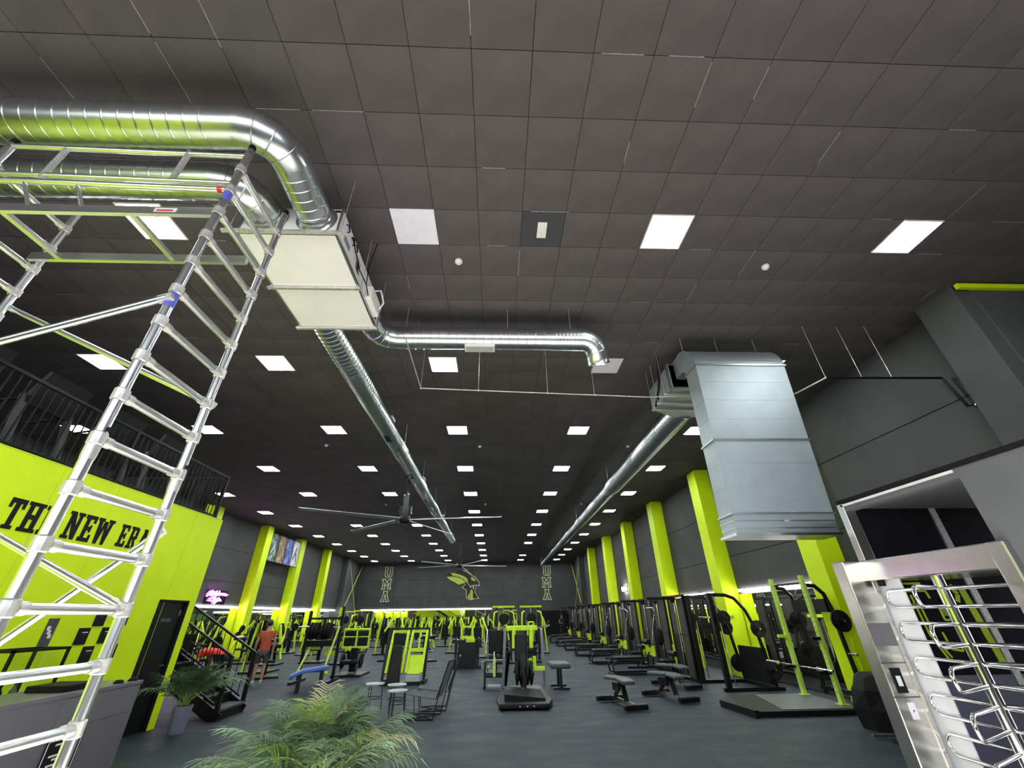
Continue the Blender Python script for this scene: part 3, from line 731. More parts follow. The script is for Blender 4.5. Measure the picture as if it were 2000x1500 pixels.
# reception counter
t = thing('reception_counter', 'dark grey reception counter with a black sign on its front', 'counter', (-4.44, 6.41, 0))
mb().b2((-.62, -3.6, .0), (0, 0, 1.06)).build('counter_body', CNTR, t)
mb().b2((-.66, -3.62, 1.06), (.01, .01, 1.10)).build('worktop', CNTR, t, .004)
mb().b2((0, -1.0, .80), (.006, -.02, 1.05)).build('front_panel', HUTG, t)
for y in (-.98, -1.9, -2.8): mb().b2((0, y - .004, 0), (.002, y + .004, 1.06)).build('panel_joint', BLKM, t)
sg = mb().b2((.006, -1.02, .42), (.014, -.62, .72)).build('sign_plate', BLKM, t)
e = mb()
for a, b in (((.014, -1.01, .43), (.016, -.63, .438)), ((.014, -1.01, .702), (.016, -.63, .71)), ((.014, -1.01, .43), (.016, -1.002, .71)), ((.014, -.638, .43), (.016, -.63, .71))): e.b2(a, b)
e.build('sign_border', PAPR, sg)
for y0, y1, z in ((-.92, -.72, .66), (-.95, -.71, .575), (-.90, -.74, .545), (-.94, -.72, .50), (-.90, -.76, .47)): mb().b2((.014, y0, z), (.016, y1, z + .016)).build('sign_text_line', PAPR, sg)
for y in (-.08, -.30): tag(mb().tube([(-4.5, 6.41 + y, 1.10), (-4.5, 6.41 + y, 1.115), (-4.5, 6.41 + y, 1.135)], [.05, .05, .03], 14).build('desk_puck', BLKM), 'small black round device on counter top, %s the corner' % ('nearest' if y > -.2 else 'farther from'), 'device', 'devices on the reception counter')
tag(mb().b2((-4.95, 5.45, 1.10), (-4.55, 5.85, 1.16)).build('desk_scanner', BLKM, None, .01), 'flat black box lying on the reception counter', 'box')

# ---- mezzanine railing
t = thing('mezzanine_railing', 'black baluster railing along the mezzanine edge above the lime wall', 'railing', (-6.5, 0, 3.72))
mb().b2((-.025, -1.5, .98), (.025, 9.84, 1.02)).build('top_rail', BLK, t); mb().b2((-.02, -1.5, .08), (.02, 9.84, .11)).build('bottom_rail', BLK, t)
bal = mb().b2((-.008, -.008, .11), (.008, .008, .98)).mesh('baluster', BLK)
for k in range(92):
    o = link('baluster', bal, t); o.location = (0, -1.44 + .123 * k, 0)
for y in (-1.5, 1.4, 4.2, 7.0, 9.82): mb().b2((-.03, y - .03, 0), (.03, y + .03, 1.04)).build('post', BLK, t)
mb().b2((-.03, 9.5, -.02), (-.025, 9.75, .3)).build('lime_panel', G, t)
# end return of the railing over the stair wall
t = thing('mezzanine_railing', 'black railing along the far mezzanine edge by the stair', 'railing', (-6.54, 9.84, 3.72))
mb().b2((-4.2, -.025, .98), (0, .025, 1.02)).build('top_rail', BLK, t); mb().b2((-4.2, -.02, .08), (0, .02, .11)).build('bottom_rail', BLK, t)
for k in range(33):
    o = link('baluster', bal, t); o.location = (-.12 - .123 * k, 0, 0)

# mezzanine treadmills
def treadmill(loc, rz, lab):
    t = thing('treadmill', lab, 'treadmill', loc, rz, 'treadmills on the mezzanine')
    mb().b2((-.42, -.9, .05), (.42, .9, .2)).build('deck', BLK, t, .03)
    mb().b2((-.28, -.85, .2), (.28, .7, .212)).build('belt', RUB, t)
    for s in (-1, 1):
        mb().bar((s * .40, .75, .15), (s * .38, .55, 1.15), .10, .06, (0, 1, 0)).build('upright', GRYC, t)
        mb().tube([(s * .38, .58, 1.1), (s * .38, .1, 1.02), (s * .36, 0, .98)], .022, 8).build('handrail', BLK, t)
    c = mb().prism([(-.05, 1.02), (.06, 1.02), (.22, 1.55), (.16, 1.57)], lambda u, v_, w_: V((-.38 + w_, .55 + u, v_)), .76).build('console', BLK, t)
    mb().bar((-.30, .52, 1.2), (-.30, .64, 1.5), .003, .003).build('screen_trim', GRYC, c)
    mb().b2((-.2, .505, 1.08), (.2, .512, 1.14)).build('display', GREENL, c)
for i, (y, nm) in enumerate(((4.9, 'nearest the camera'), (6.2, 'second from the camera'), (7.5, 'third from the camera'), (8.8, 'farthest, by the railing corner'))):
    treadmill((-7.95, y, 3.70), -PI / 2, 'black treadmill behind the mezzanine railing, ' + nm)

# ---- black steel staircase
t = thing('staircase', 'black steel staircase beside the lime room', 'stairs', (-5.55, 10.40, 0))
W_ = .95; rise, run = .187, .335
NS = 19
for s, y in ((0, 0), (1, W_)):
    mb().bar((.05, y, .02), (-run * NS, y, rise * NS), .05, .22).build('stringer', BLK, t)
    mb().b2((-.035, y - .035, 0), (.035, y + .035, 1.08)).build('newel_post', BLK, t)
    hr = mb().bar((.05, y, 1.05), (-run * NS, y, rise * NS + 1.05), .05, .04).build('handrail', BLK, t)
    mb().bar((-.1, y, .28), (-run * NS, y, rise * NS + .22), .03, .03).build('lower_rail', BLK, t)
    for k in range(1, 40):
        x = -run * NS * k / 40
        mb().b2((x - .007, y - .007, -x * rise / run + .2), (x + .007, y + .007, -x * rise / run + 1.04)).build('baluster', BLK, t)
for k in range(NS):
    mb().b2((-run * (k + 1) + .02, .03, rise * (k + 1) - .04), (-run * k + .06, W_ - .03, rise * (k + 1))).build('tread', BLK if k else GRYC, t)
    mb().b2((-run * k + .02, .03, rise * k), (-run * k + .035, W_ - .03, rise * (k + 1) - .04)).build('riser', BLKM, t)

# ================================================================== ENTRANCE CORRIDOR AND TURNSTILE (right foreground)
CX = 4.50
hut = mb().b2((CX, YF, 0), (CX + .12, 3.70, 2.95)).b2((CX, 3.70, 2.86), (CX + .12, 5.25, 2.95))
wc = struct('wall_corridor', hut, HUTG)
mb().b2((CX - .012, YF, 2.95), (CX + .14, 5.25, 3.0)).build('top_trim', BLKM, wc)
mb().b2((CX - .02, 3.72, 2.915), (CX - .002, 5.2, 2.94)).build('lit_edge_strip', PAPR, wc)  # pale strip whose white stands in for light on the lower edge
struct('corridor_ceiling', mb().b2((CX + .12, 3.70, 2.90), (XE + .3, 5.25, 2.98)), HUTG)
bw = struct('wall_entry', mb().b2((CX + .12, 5.24, 0), (XE + .3, 5.36, 2.98)), BLKM)
struct('wall_vestibule', mb().b2((CX + .12, 3.58, 0), (XE + .3, 3.70, 2.98)), HUTG)
for a, b in ((4.66, 5.66), (5.74, 6.42), (6.50, 7.3)):
    mb().b2((a, 5.215, 2.28), (b, 5.24, 2.90)).build('dark_pane', DKG, bw)
    mb().b2((a, 5.215, .08), (b, 5.24, 2.22)).build('dark_pane', DKG, bw)
for a in (5.66, 6.42, 7.3): mb().b2((a, 5.20, .05), (a + .08, 5.24, 2.92)).build('pane_frame', ALUW, bw)
mb().b2((4.62, 5.20, 2.22), (7.4, 5.24, 2.28)).build('pane_frame', ALUW, bw)
for a, b in ((4.64, 5.66), (5.74, 6.42), (6.50, 7.3)): mb().b2((a, 5.205, .02), (b, 5.214, 1.12)).build('pane_reflection', LAV, bw)  # bluish reflection in the lower panes, put into the colour of added sheets
# lime reflections in the dark panes, modelled as coloured strips
gl = mb()
def gline(pts, w_=.022):
    for a, b in zip(pts[:-1], pts[1:]):
        gl.bar((a[0], 5.210, a[1]), (b[0], 5.210, b[1]), .006, w_, (0, 0, 1) if abs(a[1] - b[1]) < abs(a[0] - b[0]) else (1, 0, 0))
gline([(4.86, 2.02), (5.08, 2.02)]); gline([(4.84, 1.94), (5.10, 1.94), (5.12, 1.86)]); gline([(4.90, 1.90), (4.92, 1.5), (5.02, 1.25), (5.26, 1.22)])
gline([(4.88, 1.80), (4.96, 1.80), (4.98, 1.42), (5.06, 1.28)]); gline([(5.16, 1.98), (5.26, 1.98)]); gline([(5.12, 1.78), (5.18, 1.78), (5.18, 1.64), (5.34, 1.64), (5.34, 1.78), (5.28, 1.78)])
gline([(5.08, 1.52), (5.10, 1.36), (5.22, 1.34), (5.24, 1.42)]); gline([(5.44, 2.0), (5.48, 1.9), (5.44, 1.82)], .05); gline([(5.56, 1.98), (5.62, 1.2)], .08); gline([(6.9, 2.1), (6.96, 1.7)], .05)
gl.build('lime_reflection', GM, bw)
mb().b2((5.20, 5.206, 1.68), (5.32, 5.212, 1.76)).build('lime_reflection', LEAF2, bw)
# corner post of the corridor
tag(mb().b2((CX - .02, 5.16, 2.27), (CX + .12, 5.26, 2.95)).build('trim_1', STL, None, .004), kind='structure')

t = thing('full_height_turnstile', 'stainless full height turnstile with looped bars at the right edge', 'turnstile', (4.55, 4.45, 0))
cb = mb().b2((-.34, .75, 0), (-.05, .93, 2.27)).build('cabinet', STL, t, .012)
rd = mb().b2((-.27, .742, .98), (-.16, .75, 1.20)).build('card_reader', BLKM, cb)
mb().b2((-.24, .738, 1.04), (-.19, .742, 1.13)).build('reader_window', PAPR, rd)
mb().b2((-.22, .744, .76), (-.15, .75, .90)).build('keyhole_plate', FRO, cb)
mb().b2((-.19, .742, .82), (-.18, .744, .84)).build('keyhole', BLKM, cb)
mb().b2((-.34, .745, .94), (-.05, .752, .95)).build('cabinet_joint', GRYC, cb); mb().b2((-.34, .745, 1.24), (-.05, .752, 1.25)).build('cabinet_joint', GRYC, cb)
mb().b2((-.33, .747, 1.40), (-.06, .752, 1.62)).build('cabinet_panel', CNTR, cb)
mb().b2((.035, .48, .02), (.05, .93, 2.06)).build('frosted_guard', FRO, t)
mb().b2((-.06, .74, 0), (-.02, .78, 2.27)).build('guard_post', STL, t)
tb = mb().b2((-.10, -.78, 2.05), (.80, .92, 2.27)).build('canopy', STL, t, .012)
mb().tube([(-.03, .66, 1.99), (-.03, .66, 2.05)], [.035, .04], 14).build('camera_dome', BLKM, tb)
mb().b2((-.12, -.85, 0), (.14, -.70, 2.27)).build('side_cabinet', STL, t, .012)
ro = mb().cyl((0, 0, .05), (0, 0, 2.05), .048, 20).build('rotor_post', CHR, t)
for k in range(7):
    zt = 1.94 - .32 * k
    if zt < .1: break
    for a in (88, -32, 208):
        if a == -32 and k in (): continue
        d = V((math.cos(math.radians(a)), math.sin(math.radians(a)), 0))
        L = .72; pts = [d * .03 + V((0, 0, zt)), d * (L - .08) + V((0, 0, zt))]
        pts += [d * (L - .08) + d * (.085 * math.sin(PI * q / 6)) + V((0, 0, zt - .085 + .085 * math.cos(PI * q / 6))) for q in range(1, 6)]
        pts += [d * (L - .08) + V((0, 0, zt - .17)), d * .03 + V((0, 0, zt - .17))]
        mb().tube(pts, .016, 10).build('rotor_arm', CHR, ro)
for k in range(12):
    z = 1.93 - .16 * k
    if z > .1: mb().cyl((.02, -.72, z), (.02, -.05, z), .016, 10).build('barrier_bar', CHR, t)

# ================================================================== FAR WALL SIGNS
UOUT = {'U': [[(.0, 1), (.36, 1), (.36, .86), (.30, .86), (.30, .26), (.36, .18), (.54, .18), (.60, .26), (.60, .86), (.54, .86), (.54, 1), (.90, 1), (.90, .86), (.84, .86), (.84, .16), (.68, 0), (.22, 0), (.06, .16), (.06, .86), (0, .86)]],
        'M': [[(0, 0), (0, .14), (.08, .14), (.08, .86), (0, .86), (0, 1), (.30, 1), (.50, .62), (.70, 1), (1, 1), (1, .86), (.92, .86), (.92, .14), (1, .14), (1, 0), (.66, 0), (.66, .14), (.72, .14), (.72, .62), (.50, .26), (.28, .62), (.28, .14), (.34, .14), (.34, 0)]],
        'A': [[(0, 0), (0, .14), (.07, .14), (.30, .86), (.22, .86), (.22, 1), (.68, 1), (.68, .86), (.60, .86), (.83, .14), (.90, .14), (.90, 0), (.54, 0), (.54, .14), (.60, .14), (.57, .26), (.33, .26), (.30, .14), (.36, .14), (.36, 0)], [(.38, .40), (.52, .40), (.45, .68)]]}
def uma(x, lab):
    t = thing('wall_lettering', lab, 'lettering', (x, YB, 0), 0, 'outlined UMA letters on the far wall')
    for ch, z, dx in (('U', 5.26, .06), ('M', 4.16, -.06), ('A', 3.06, -.02)):
        lm = mb()
        for po in UOUT[ch]:
            q = [(dx + u * .90, -.006, z + v_ * .92) for u, v_ in po]
            for a, b in zip(q, q[1:] + q[:1]): lm.bar(a, b, .075, .012, (0, 1, 0))
        # bar(): width lies across the wall normal, height is the stroke
        lm.build('letter', LINE, t)
uma(-11.45, 'outlined letters U M A stacked on the far wall, left of the emblem')
uma(4.78, 'outlined letters U M A stacked on the far wall, right of the emblem')
t = thing('wall_emblem', 'lime and black winged helmet emblem on the far wall', 'emblem', (0, YB, 0))
def ew(q): return (-5.19 + (850 + q[0] / 16.67 - 870) * .0530, 5.26 - (1090 + q[1] / 16.67 - 1126) * .0477)
def epoly(nm, pts, m_, d0, d1):
    mb().prism([ew(q) for q in pts], lambda u, v_, w_: V((u, -d0 - w_, v_)), d1 - d0).build(nm, m_, t)
def eline(nm, pts, m_, w_, d=.03):
    lm = mb(); q = [ew(p) for p in pts]
    for a, b in zip(q[:-1], q[1:]): lm.bar((a[0], -d, a[1]), (b[0], -d, b[1]), w_, .02, (0, 1, 0))
    lm.build(nm, m_, t)
epoly('backing', [(330, 620), (430, 480), (640, 490), (820, 380), (1000, 420), (1180, 540), (1330, 660), (1430, 780), (1460, 920), (1360, 930), (1310, 1080), (1400, 1200), (1440, 1310), (1300, 1350), (1180, 1370), (1050, 1320), (1020, 1220), (1040, 1060), (870, 960), (900, 880), (780, 900), (500, 750)], EMBK, .004, .014)
epoly('wing_lower', [(370, 620), (520, 600), (700, 620), (850, 670), (960, 760), (990, 810), (870, 840), (780, 870), (640, 790), (500, 720)], EMB, .014, .028)
epoly('wing_upper', [(500, 490), (640, 500), (800, 545), (950, 610), (1040, 680), (1060, 790), (1010, 790), (930, 700), (800, 620), (560, 570)], EMB, .014, .028)
epoly('eye', [(1150, 620), (1240, 650), (1310, 720), (1300, 760), (1200, 740), (1160, 690)], EMB, .014, .028)
epoly('beard', [(1070, 1270), (1100, 1180), (1150, 1110), (1150, 1040), (1200, 1030), (1240, 1100), (1230, 1200), (1250, 1330), (1160, 1340)], EMB, .014, .028)
eline('beard_parting', [(1165, 1120), (1150, 1200), (1165, 1330)], EMBK, .03, .036)
epoly('nose', [(1220, 900), (1265, 900), (1255, 1010), (1230, 1020)], LINE, .014, .028)
eline('crest_outline', [(890, 400), (1000, 430), (1090, 490), (1160, 560), (1290, 630), (1400, 770), (1440, 910), (1350, 890), (1160, 900)], LINE, .06)
eline('crest_stripe', [(900, 405), (1010, 440), (1150, 540)], LINE, .12, .026)
eline('face_outline', [(1160, 900), (1170, 980), (1040, 790)], LINE, .05); eline('face_outline', [(1340, 900), (1290, 1090), (1380, 1240), (1430, 1305), (1340, 1310)], LINE, .05)
eline('neck_outline', [(990, 850), (880, 960), (1030, 1040), (1030, 1250), (1060, 1310), (1180, 1350), (1330, 1310)], LINE, .05)
t = thing('exit_sign', 'small red and white sign on the far wall beside the mirror end', 'sign', (.55, YB - .03, 2.44))
mb().box((-.12, 0, 0), (.34, .05, .14)).build('sign_body', PAPR, t); mb().box((.14, -.01, 0), (.2, .06, .22)).build('red_bell', REDP, t)
tag(mb().b2((.2, YB - .02, 0), (1.7, YB, 2.2)).build('door_2', DUSTG), kind='structure')
d = tag(mb().b2((4.4, YB - .03, 0), (7.2, YB, 2.1)).build('door_3', BLKM), kind='structure')
mb().box((5.1, YB - .05, 1.0), (.03, .05, .3)).build('door_handle', STL, d)

# purple neon script on the left wall
t = thing('neon_sign', 'purple neon script sign in two lines on the left wall', 'neon sign', (-13.86, 22.2, 2.40))
def neon(pts): mb().tube([(.05, u * 1.72, v_ * .62) for u, v_ in pts], .022, 8).build('neon_tube', NEON, t)
neon([(.02, .50), (.12, .80), (.20, .92), (.28, .84), (.18, .70), (.10, .66), (.24, .56), (.32, .62)])
neon([(.30, .60), (.40, .90), (.38, .66), (.46, .76), (.50, .62), (.56, .78), (.60, .62)])
neon([(.52, .94), (.60, .64), (.66, .78), (.70, .64), (.76, .78), (.80, .64), (.86, .78), (.90, .64), (.98, .70)])
neon([(.44, .60), (.40, .46), (.34, .44)])
neon([(.36, .44), (.22, .38), (.16, .24), (.28, .20), (.40, .28), (.44, .38), (.48, .24), (.56, .30)])
neon([(.56, .42), (.60, .46), (.52, .16), (.44, .02), (.42, .08), (.52, .22), (.64, .24), (.70, .34), (.64, .38), (.62, .26), (.74, .24)])
mb().b2((-.012, .0, .0), (.0, 1.72, .6)).build('backing_board', DKG, t)

# hanging posters
for i, (y, nm) in enumerate(((26.0, 'grey green'), (27.0, 'orange brown'), (28.0, 'blue'), (29.0, 'white lilac'))):
    t = thing('hanging_poster', nm + ' portrait poster hanging high between lime columns', 'poster', (-13.42, y, 4.72), 0, 'row of four hanging posters')
    mb().b2((-.02, .04, 0), (0, .92, 1.5)).build('printed_sheet', POST[i], t)
    mb().b2((-.03, .0, -.03), (.01, .96, 0)).build('bottom_bar', BLKM, t); mb().b2((-.03, .0, 1.5), (.01, .96, 1.53)).build('top_bar', BLKM, t)
    mb().tube([(.005, .2, .4), (.005, .42, .75), (.005, .5, 1.1)], .03, 6).tube([(.005, .75, .3), (.005, .5, .8)], .03, 6).build('printed_figure', [PAPR, BARE, BLUL, GRYC][i], t)
    for k in (.15, .8): mb().cyl((-.01, k, 1.53), (-.01, k, ZC - 4.72), .006, 6).build('hanger_rod', BLK, t)

# ================================================================== GYM EQUIPMENT
def plate(m_, c, ax, r=.225, th=.05):
    c, ax = V(c), V(ax).normalized()
    q = [(-.5, .25), (-.5, .9), (-.3, .9), (-.3, 1), (.3, 1), (.3, .9), (.5, .9), (.5, .25)]
    return m_.tube([c + ax * th * a for a, b in q], [r * b for a, b in q], 22, True, False)

# ---- low row machine (bench runs along +x from the aisle to the tower)
def tower(t, x, w_, h=2.25):
    for s in (-1, 1): mb().b2((x - .04, s * w_ - .035, 0), (x + .04, s * w_ + .035, h)).build('upright', BLK, t)
    mb().b2((x - .05, -w_ - .05, h - .07), (x + .05, w_ + .05, h)).build('top_beam', BLK, t)
    mb().b2((x - .05, -w_ - .05, 0), (x + .30, w_ + .05, .06)).build('tower_foot', BLK, t)
    for s in (-1, 1):
        a, b = sorted((s * .06, s * (w_ - .05)))
        mb().b2((x - .015, a, 1.18), (x + .015, b, h - .1)).build('shroud_panel', SHR, t)
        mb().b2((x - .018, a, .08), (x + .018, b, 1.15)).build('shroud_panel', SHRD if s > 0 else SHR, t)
        mb().b2((x - .03, a - .02, 1.145), (x + .03, b + .02, 1.185)).build('shroud_rail', BLK, t)
    mb().cyl((x - .05, .02, .1), (x - .05, .02, h - .1), .014, 8).build('guide_rod', CHR, t)
    for k in range(10): mb().b2((x + .03, -.2, .12 + .055 * k), (x + .2, .2, .165 + .055 * k)).build('weight_plate', BLKM, t)
    mb().cyl((x - .10, .03, h - .16), (x - .10, -.03, h - .16), .06, 14).build('pulley', BLKM, t)
def low_row():
    t = thing('low_row_machine', '', 'gym machine', (0, 0, 0), 0, 'cable machines along the right wall')
    mb().tube([(0, -.34, .035), (0, .34, .035)], .03, 8).build('front_foot', BLK, t)
    mb().tube([(1.9, -.3, .035), (.1, -.3, .035), (.02, -.3, .10), (0, -.3, .25), (.08, -.3, .36), (.2, -.3, .40), (1.15, -.3, .40)], .028, 8).build('bench_frame', BLK, t)
    mb().tube([(1.9, .3, .035), (.1, .3, .035), (.02, .3, .10), (0, .3, .25), (.08, .3, .36), (.2, .3, .40), (1.15, .3, .40)], .028, 8).build('bench_frame', BLK, t)
    mb().b2((.12, -.3, .42), (1.05, .3, .50)).build('bench_pad', PAD, t, .03)
    mb().tube([(1.05, 0, .42), (1.25, 0, .44), (1.35, 0, .58), (1.5, 0, .62)], .028, 8).build('support_arm', BLK, t)
    f = mb().b2((1.38, -.30, .52), (1.46, .30, .74)).build('footplate', GM, t, .015)
    mb().b2((1.37, -.33, .50), (1.47, -.27, .80)).build('footplate_lip', GM, f); mb().b2((1.37, .27, .50), (1.47, .33, .80)).build('footplate_lip', GM, f)
    mb().cyl((1.30, -.3, .90), (1.30, .3, .90), .08, 14).build('roller_pad', PAD, t)
    tower(t, 1.95, .62)
    mb().tube([(1.85, .0, 2.09), (1.62, 0, 1.3), (1.5, 0, .8)], .006, 6).build('cable', CHR, t)
    return t
def lat_tower():
    t = thing('lat_pulldown_machine', '', 'gym machine', (0, 0, 0), 0, 'cable machines along the right wall')
    tower(t, 1.95, .62)
    mb().b2((1.0, -.04, 2.12), (1.95, .04, 2.20)).build('overhead_arm', BLK, t)
    mb().tube([(1.05, 0, 2.12), (1.05, 0, 1.9)], .005, 6).build('cable', CHR, t)
    mb().tube([(1.05, -.5, 1.82), (1.05, -.3, 1.9), (1.05, .3, 1.9), (1.05, .5, 1.82)], .014, 8).build('pull_bar', CHR, t)
    mb().b2((1.15, -.2, .44), (1.55, .2, .52)).build('seat', PAD, t, .03)
    mb().tube([(1.35, 0, .04), (1.35, 0, .44)], .035, 8).build('seat_post', BLK, t)
    mb().tube([(1.9, 0, .035), (.95, 0, .035)], .03, 8).build('base_rail', BLK, t)
    mb().cyl((1.55, -.26, .66), (1.55, .26, .66), .07, 12).build('thigh_pad', PAD, t)
    mb().b2((1.60, -.03, .4), (1.66, .03, .9)).build('thigh_post', GM, t)
    mb().ball((1.25, 0, 1.1), (.12, .10, .24), 10, 8).build('hanging_bag', BLKM, t)
    mb().tube([(1.25, 0, 1.3), (1.05, 0, 2.0)], .01, 6).build('bag_strap', BLKM, t)
    return t
lr = low_row(); first = True
for i, y in enumerate((16.25, 19.6, 23.1, 26.7, 30.0, 33.6)):
    lab = 'black low row machine with lime footplate by right wall, %s from the camera' % ordw(i)
    if first: lr.location = (3.85, y, 0); lr['label'] = lab; first = False
    else: dup(lr, (3.85, y, 0), 0, lab)
lt = lat_tower(); first = True
for i, y in enumerate((14.75, 17.85, 21.35, 24.9, 28.35, 31.8, 35.0)):
    lab = 'black shrouded pulldown tower by right wall, %s from the camera' % ordw(i)
    if first: lt.location = (3.9, y, 0); lt['label'] = lab; first = False
    else: dup(lt, (3.9, y, 0), 0, lab)

# ---- smith machine
t = thing('smith_machine', 'black smith machine with chrome guide rods in front of lime column', 'gym machine', (5.9, 12.5, 0))
for y in (0, 1.5):
    mb().b2((-.10, y - .05, 0), (1.45, y + .05, .08)).build('base_rail', BLK, t)
    mb().b2((-.03, y - .07, .05), (.09, y + .07, 2.22)).build('upright', BLK, t, .008)
    mb().tube([(.03, y, 2.18), (.5, y, 2.16), (.72, y, 2.08), (.95, y, 1.8), (1.12, y, 1.3), (1.28, y, .05)], .045, 8).build('rear_arch', BLK, t)
    mb().cyl((.22, y, .1), (.16, y, 2.1), .018, 10).build('guide_rod', CHR, t)
    mb().b2((.10, y - .02, .9), (.14, y + .02, 1.3)).build('catch_rail', GM, t); mb().b2((.10, y - .03, .35), (.16, y + .03, .92)).build('catch_rail', GM, t)
    for k, z in enumerate((1.35, .45)):
        pg = mb().cyl((1.12 + .12 * k, y, z), (1.12 + .12 * k, y + (.22 if y else -.22), z), .022, 8).build('storage_peg', CHR, t)
        plate(mb(), (1.12 + .12 * k, y + (.12 if y else -.12), z), (0, 1, 0), .20 + .02 * k).build('weight_plate', RUB, pg)
    mb().box((.19, y, 1.62), (.14, .10, .18)).build('bar_carriage', BLK, t)
mb().b2((.02, 0, 2.14), (.08, 1.5, 2.20)).build('top_beam', BLK, t); mb().b2((1.2, 0, .02), (1.28, 1.5, .08)).build('rear_beam', BLK, t)
mb().b2((.60, .06, 1.58), (.66, 1.44, 1.66)).build('lime_crossmember', GM, t)
mb().cyl((.19, -.45, 1.62), (.19, 1.95, 1.62), .016, 10).build('smith_bar', CHR, t)
for y in (-.25, 1.75): plate(mb(), (.19, y, 1.62), (0, 1, 0), .17, .06).build('weight_plate', RUB, t)
mb().b2((1.22, .1, .1), (1.3, 1.4, .9)).build('back_panel', BLKM, t)

# ---- squat rack with platform
t = thing('lifting_platform', 'black and grey lifting platform with a chamfered corner under the rack', 'platform', (0, 0, 0))
mb().prism([(4.95, 9.62), (7.20, 9.62), (7.20, 11.45), (5.35, 11.45), (4.82, 10.75)], lambda u, v_, w_: V((u, v_, w_)), .09).build('base', RUB, t)
mb().prism([(5.55, 9.70), (7.12, 9.70), (7.12, 11.38), (5.95, 11.38)], lambda u, v_, w_: V((u, v_, .09 + w_)), .012).build('inlay_board', PADG, t)
mb().prism([(4.80, 10.70), (4.92, 9.55), (5.0, 9.55), (4.90, 10.80)], lambda u, v_, w_: V((u, v_, w_)), .12).build('edge_bumper', RUB, t)
t = thing('squat_rack', 'half rack with two lime uprights on the lifting platform', 'gym rack', (7.0, 10.6, .103))
for s, y in ((1, .58), (-1, -.58)):
    u = mb().b2((-.04, y - .052, 0), (.04, y + .052, 2.36)).build('lime_upright', GMp, t, .006)
    for k in range(22): mb().cyl((-.0405, y, .2 + .095 * k), (-.042, y, .2 + .095 * k), .011, 8).build('pin_hole', BLKM, u)
    mb().b2((-.10, y - .09, 0), (.10, y + .09, .015)).build('foot_plate', GMp, t)
    mb().tube([(.04, y, 2.16), (.25, y, 2.14), (.40, y, 1.98), (.46, y, 1.7), (.52, y, .02)], .045, 8).build('rear_upright', BLK, t)
    mb().b2((-.05, y - .05, .92), (.05, y + .05, 1.02)).build('sleeve', GM, t)
    mb().b2((-.22, y - .05, 1.10), (.05, y + .05, 1.16)).build('bar_hook', GM if s > 0 else BLK, t)
    mb().b2((-.05, y - .05, .50), (.05, y + .05, .56)).build('spotter_collar', BLK, t); mb().b2((-.30, y - .03, .50), (-.05, y + .03, .56)).build('spotter_arm', BLK, t)
    for z, r in ((1.45, .21), (.85, .16)):
        pg = mb().cyl((.48, y, z), (.48, y + s * .26, z), .024, 10).build('storage_peg', CHR, t)
        if r > .2 or s > 0: plate(mb(), (.48, y + s * .14, z), (0, 1, 0), r, .07).build('weight_plate', RUB, pg)
mb().b2((.36, -.58, 1.62), (.44, .58, 1.88)).build('rear_panel', BLK, t); mb().b2((.42, -.58, .1), (.5, .58, .18)).build('rear_beam', BLK, t)
mb().tube([(.03, -.58, 2.2), (.03, .58, 2.2)], .018, 8).build('pull_up_bar', BLK, t)
t = thing('barbell', 'chrome barbell resting low across the rack spotter arms', 'barbell', (6.84, 10.9, .678), 0)
mb().cyl((0, -1.15, 0), (0, 1.15, 0), .014, 10).build('shaft', CHR, t)
for s in (-1, 1): mb().cyl((0, s * .72, 0), (0, s * 1.15, 0), .025, 12).build('sleeve', CHR, t); mb().cyl((0, s * .70, 0), (0, s * .73, 0), .04, 12).build('stop_collar', CHR, t)
# black covered heap and loose bar by the turnstile
bm2 = mb()
ring = [(0, 1.0), (.28, 1.04), (.55, .92), (.72, .66), (.78, .5)]
vs = []; n = 9
jr = [random.uniform(.88, 1.1) for _ in range(n * 5)]
for i, (z, r) in enumerate(ring):
    for k in range(n):
        a = 2 * PI * k / n; vs.append((.46 * r * math.cos(a) * jr[i * n + k], .46 * r * math.sin(a) * jr[i * n + k], z))
fs = [(i * n + k, i * n + (k + 1) % n, (i + 1) * n + (k + 1) % n, (i + 1) * n + k) for i in range(4) for k in range(n)] + [tuple(range(4 * n, 5 * n)), tuple(range(n))[::-1]]
bm2.add(vs, fs)
o = bm2.build('covered_heap', BLKM); o.location = (6.72, 8.55, 0); tag(o, 'black covered heap on the floor beside the turnstile', 'covered heap')
t = thing('loose_barbell', 'short chrome bar lying on the floor beside the turnstile', 'barbell', (6.35, 7.95, .05), 0)
mb().cyl((-.45, .05, 0), (.9, .0, 0), .024, 12).build('shaft', CHR, t); mb().cyl((.0, .035, 0), (.04, .033, 0), .04, 12).build('stop_collar', CHR, t)
t = thing('floor_pad', 'thin grey wedge pad on the floor beside the turnstile', 'pad', (6.25, 7.45, 0), -.25)
mb().b2((-.3, -.2, 0), (.8, .25, .05)).build('pad_body', PADG, t, .02); mb().b2((-.31, -.21, 0), (-.26, .26, .055)).build('edge', RUB, t)

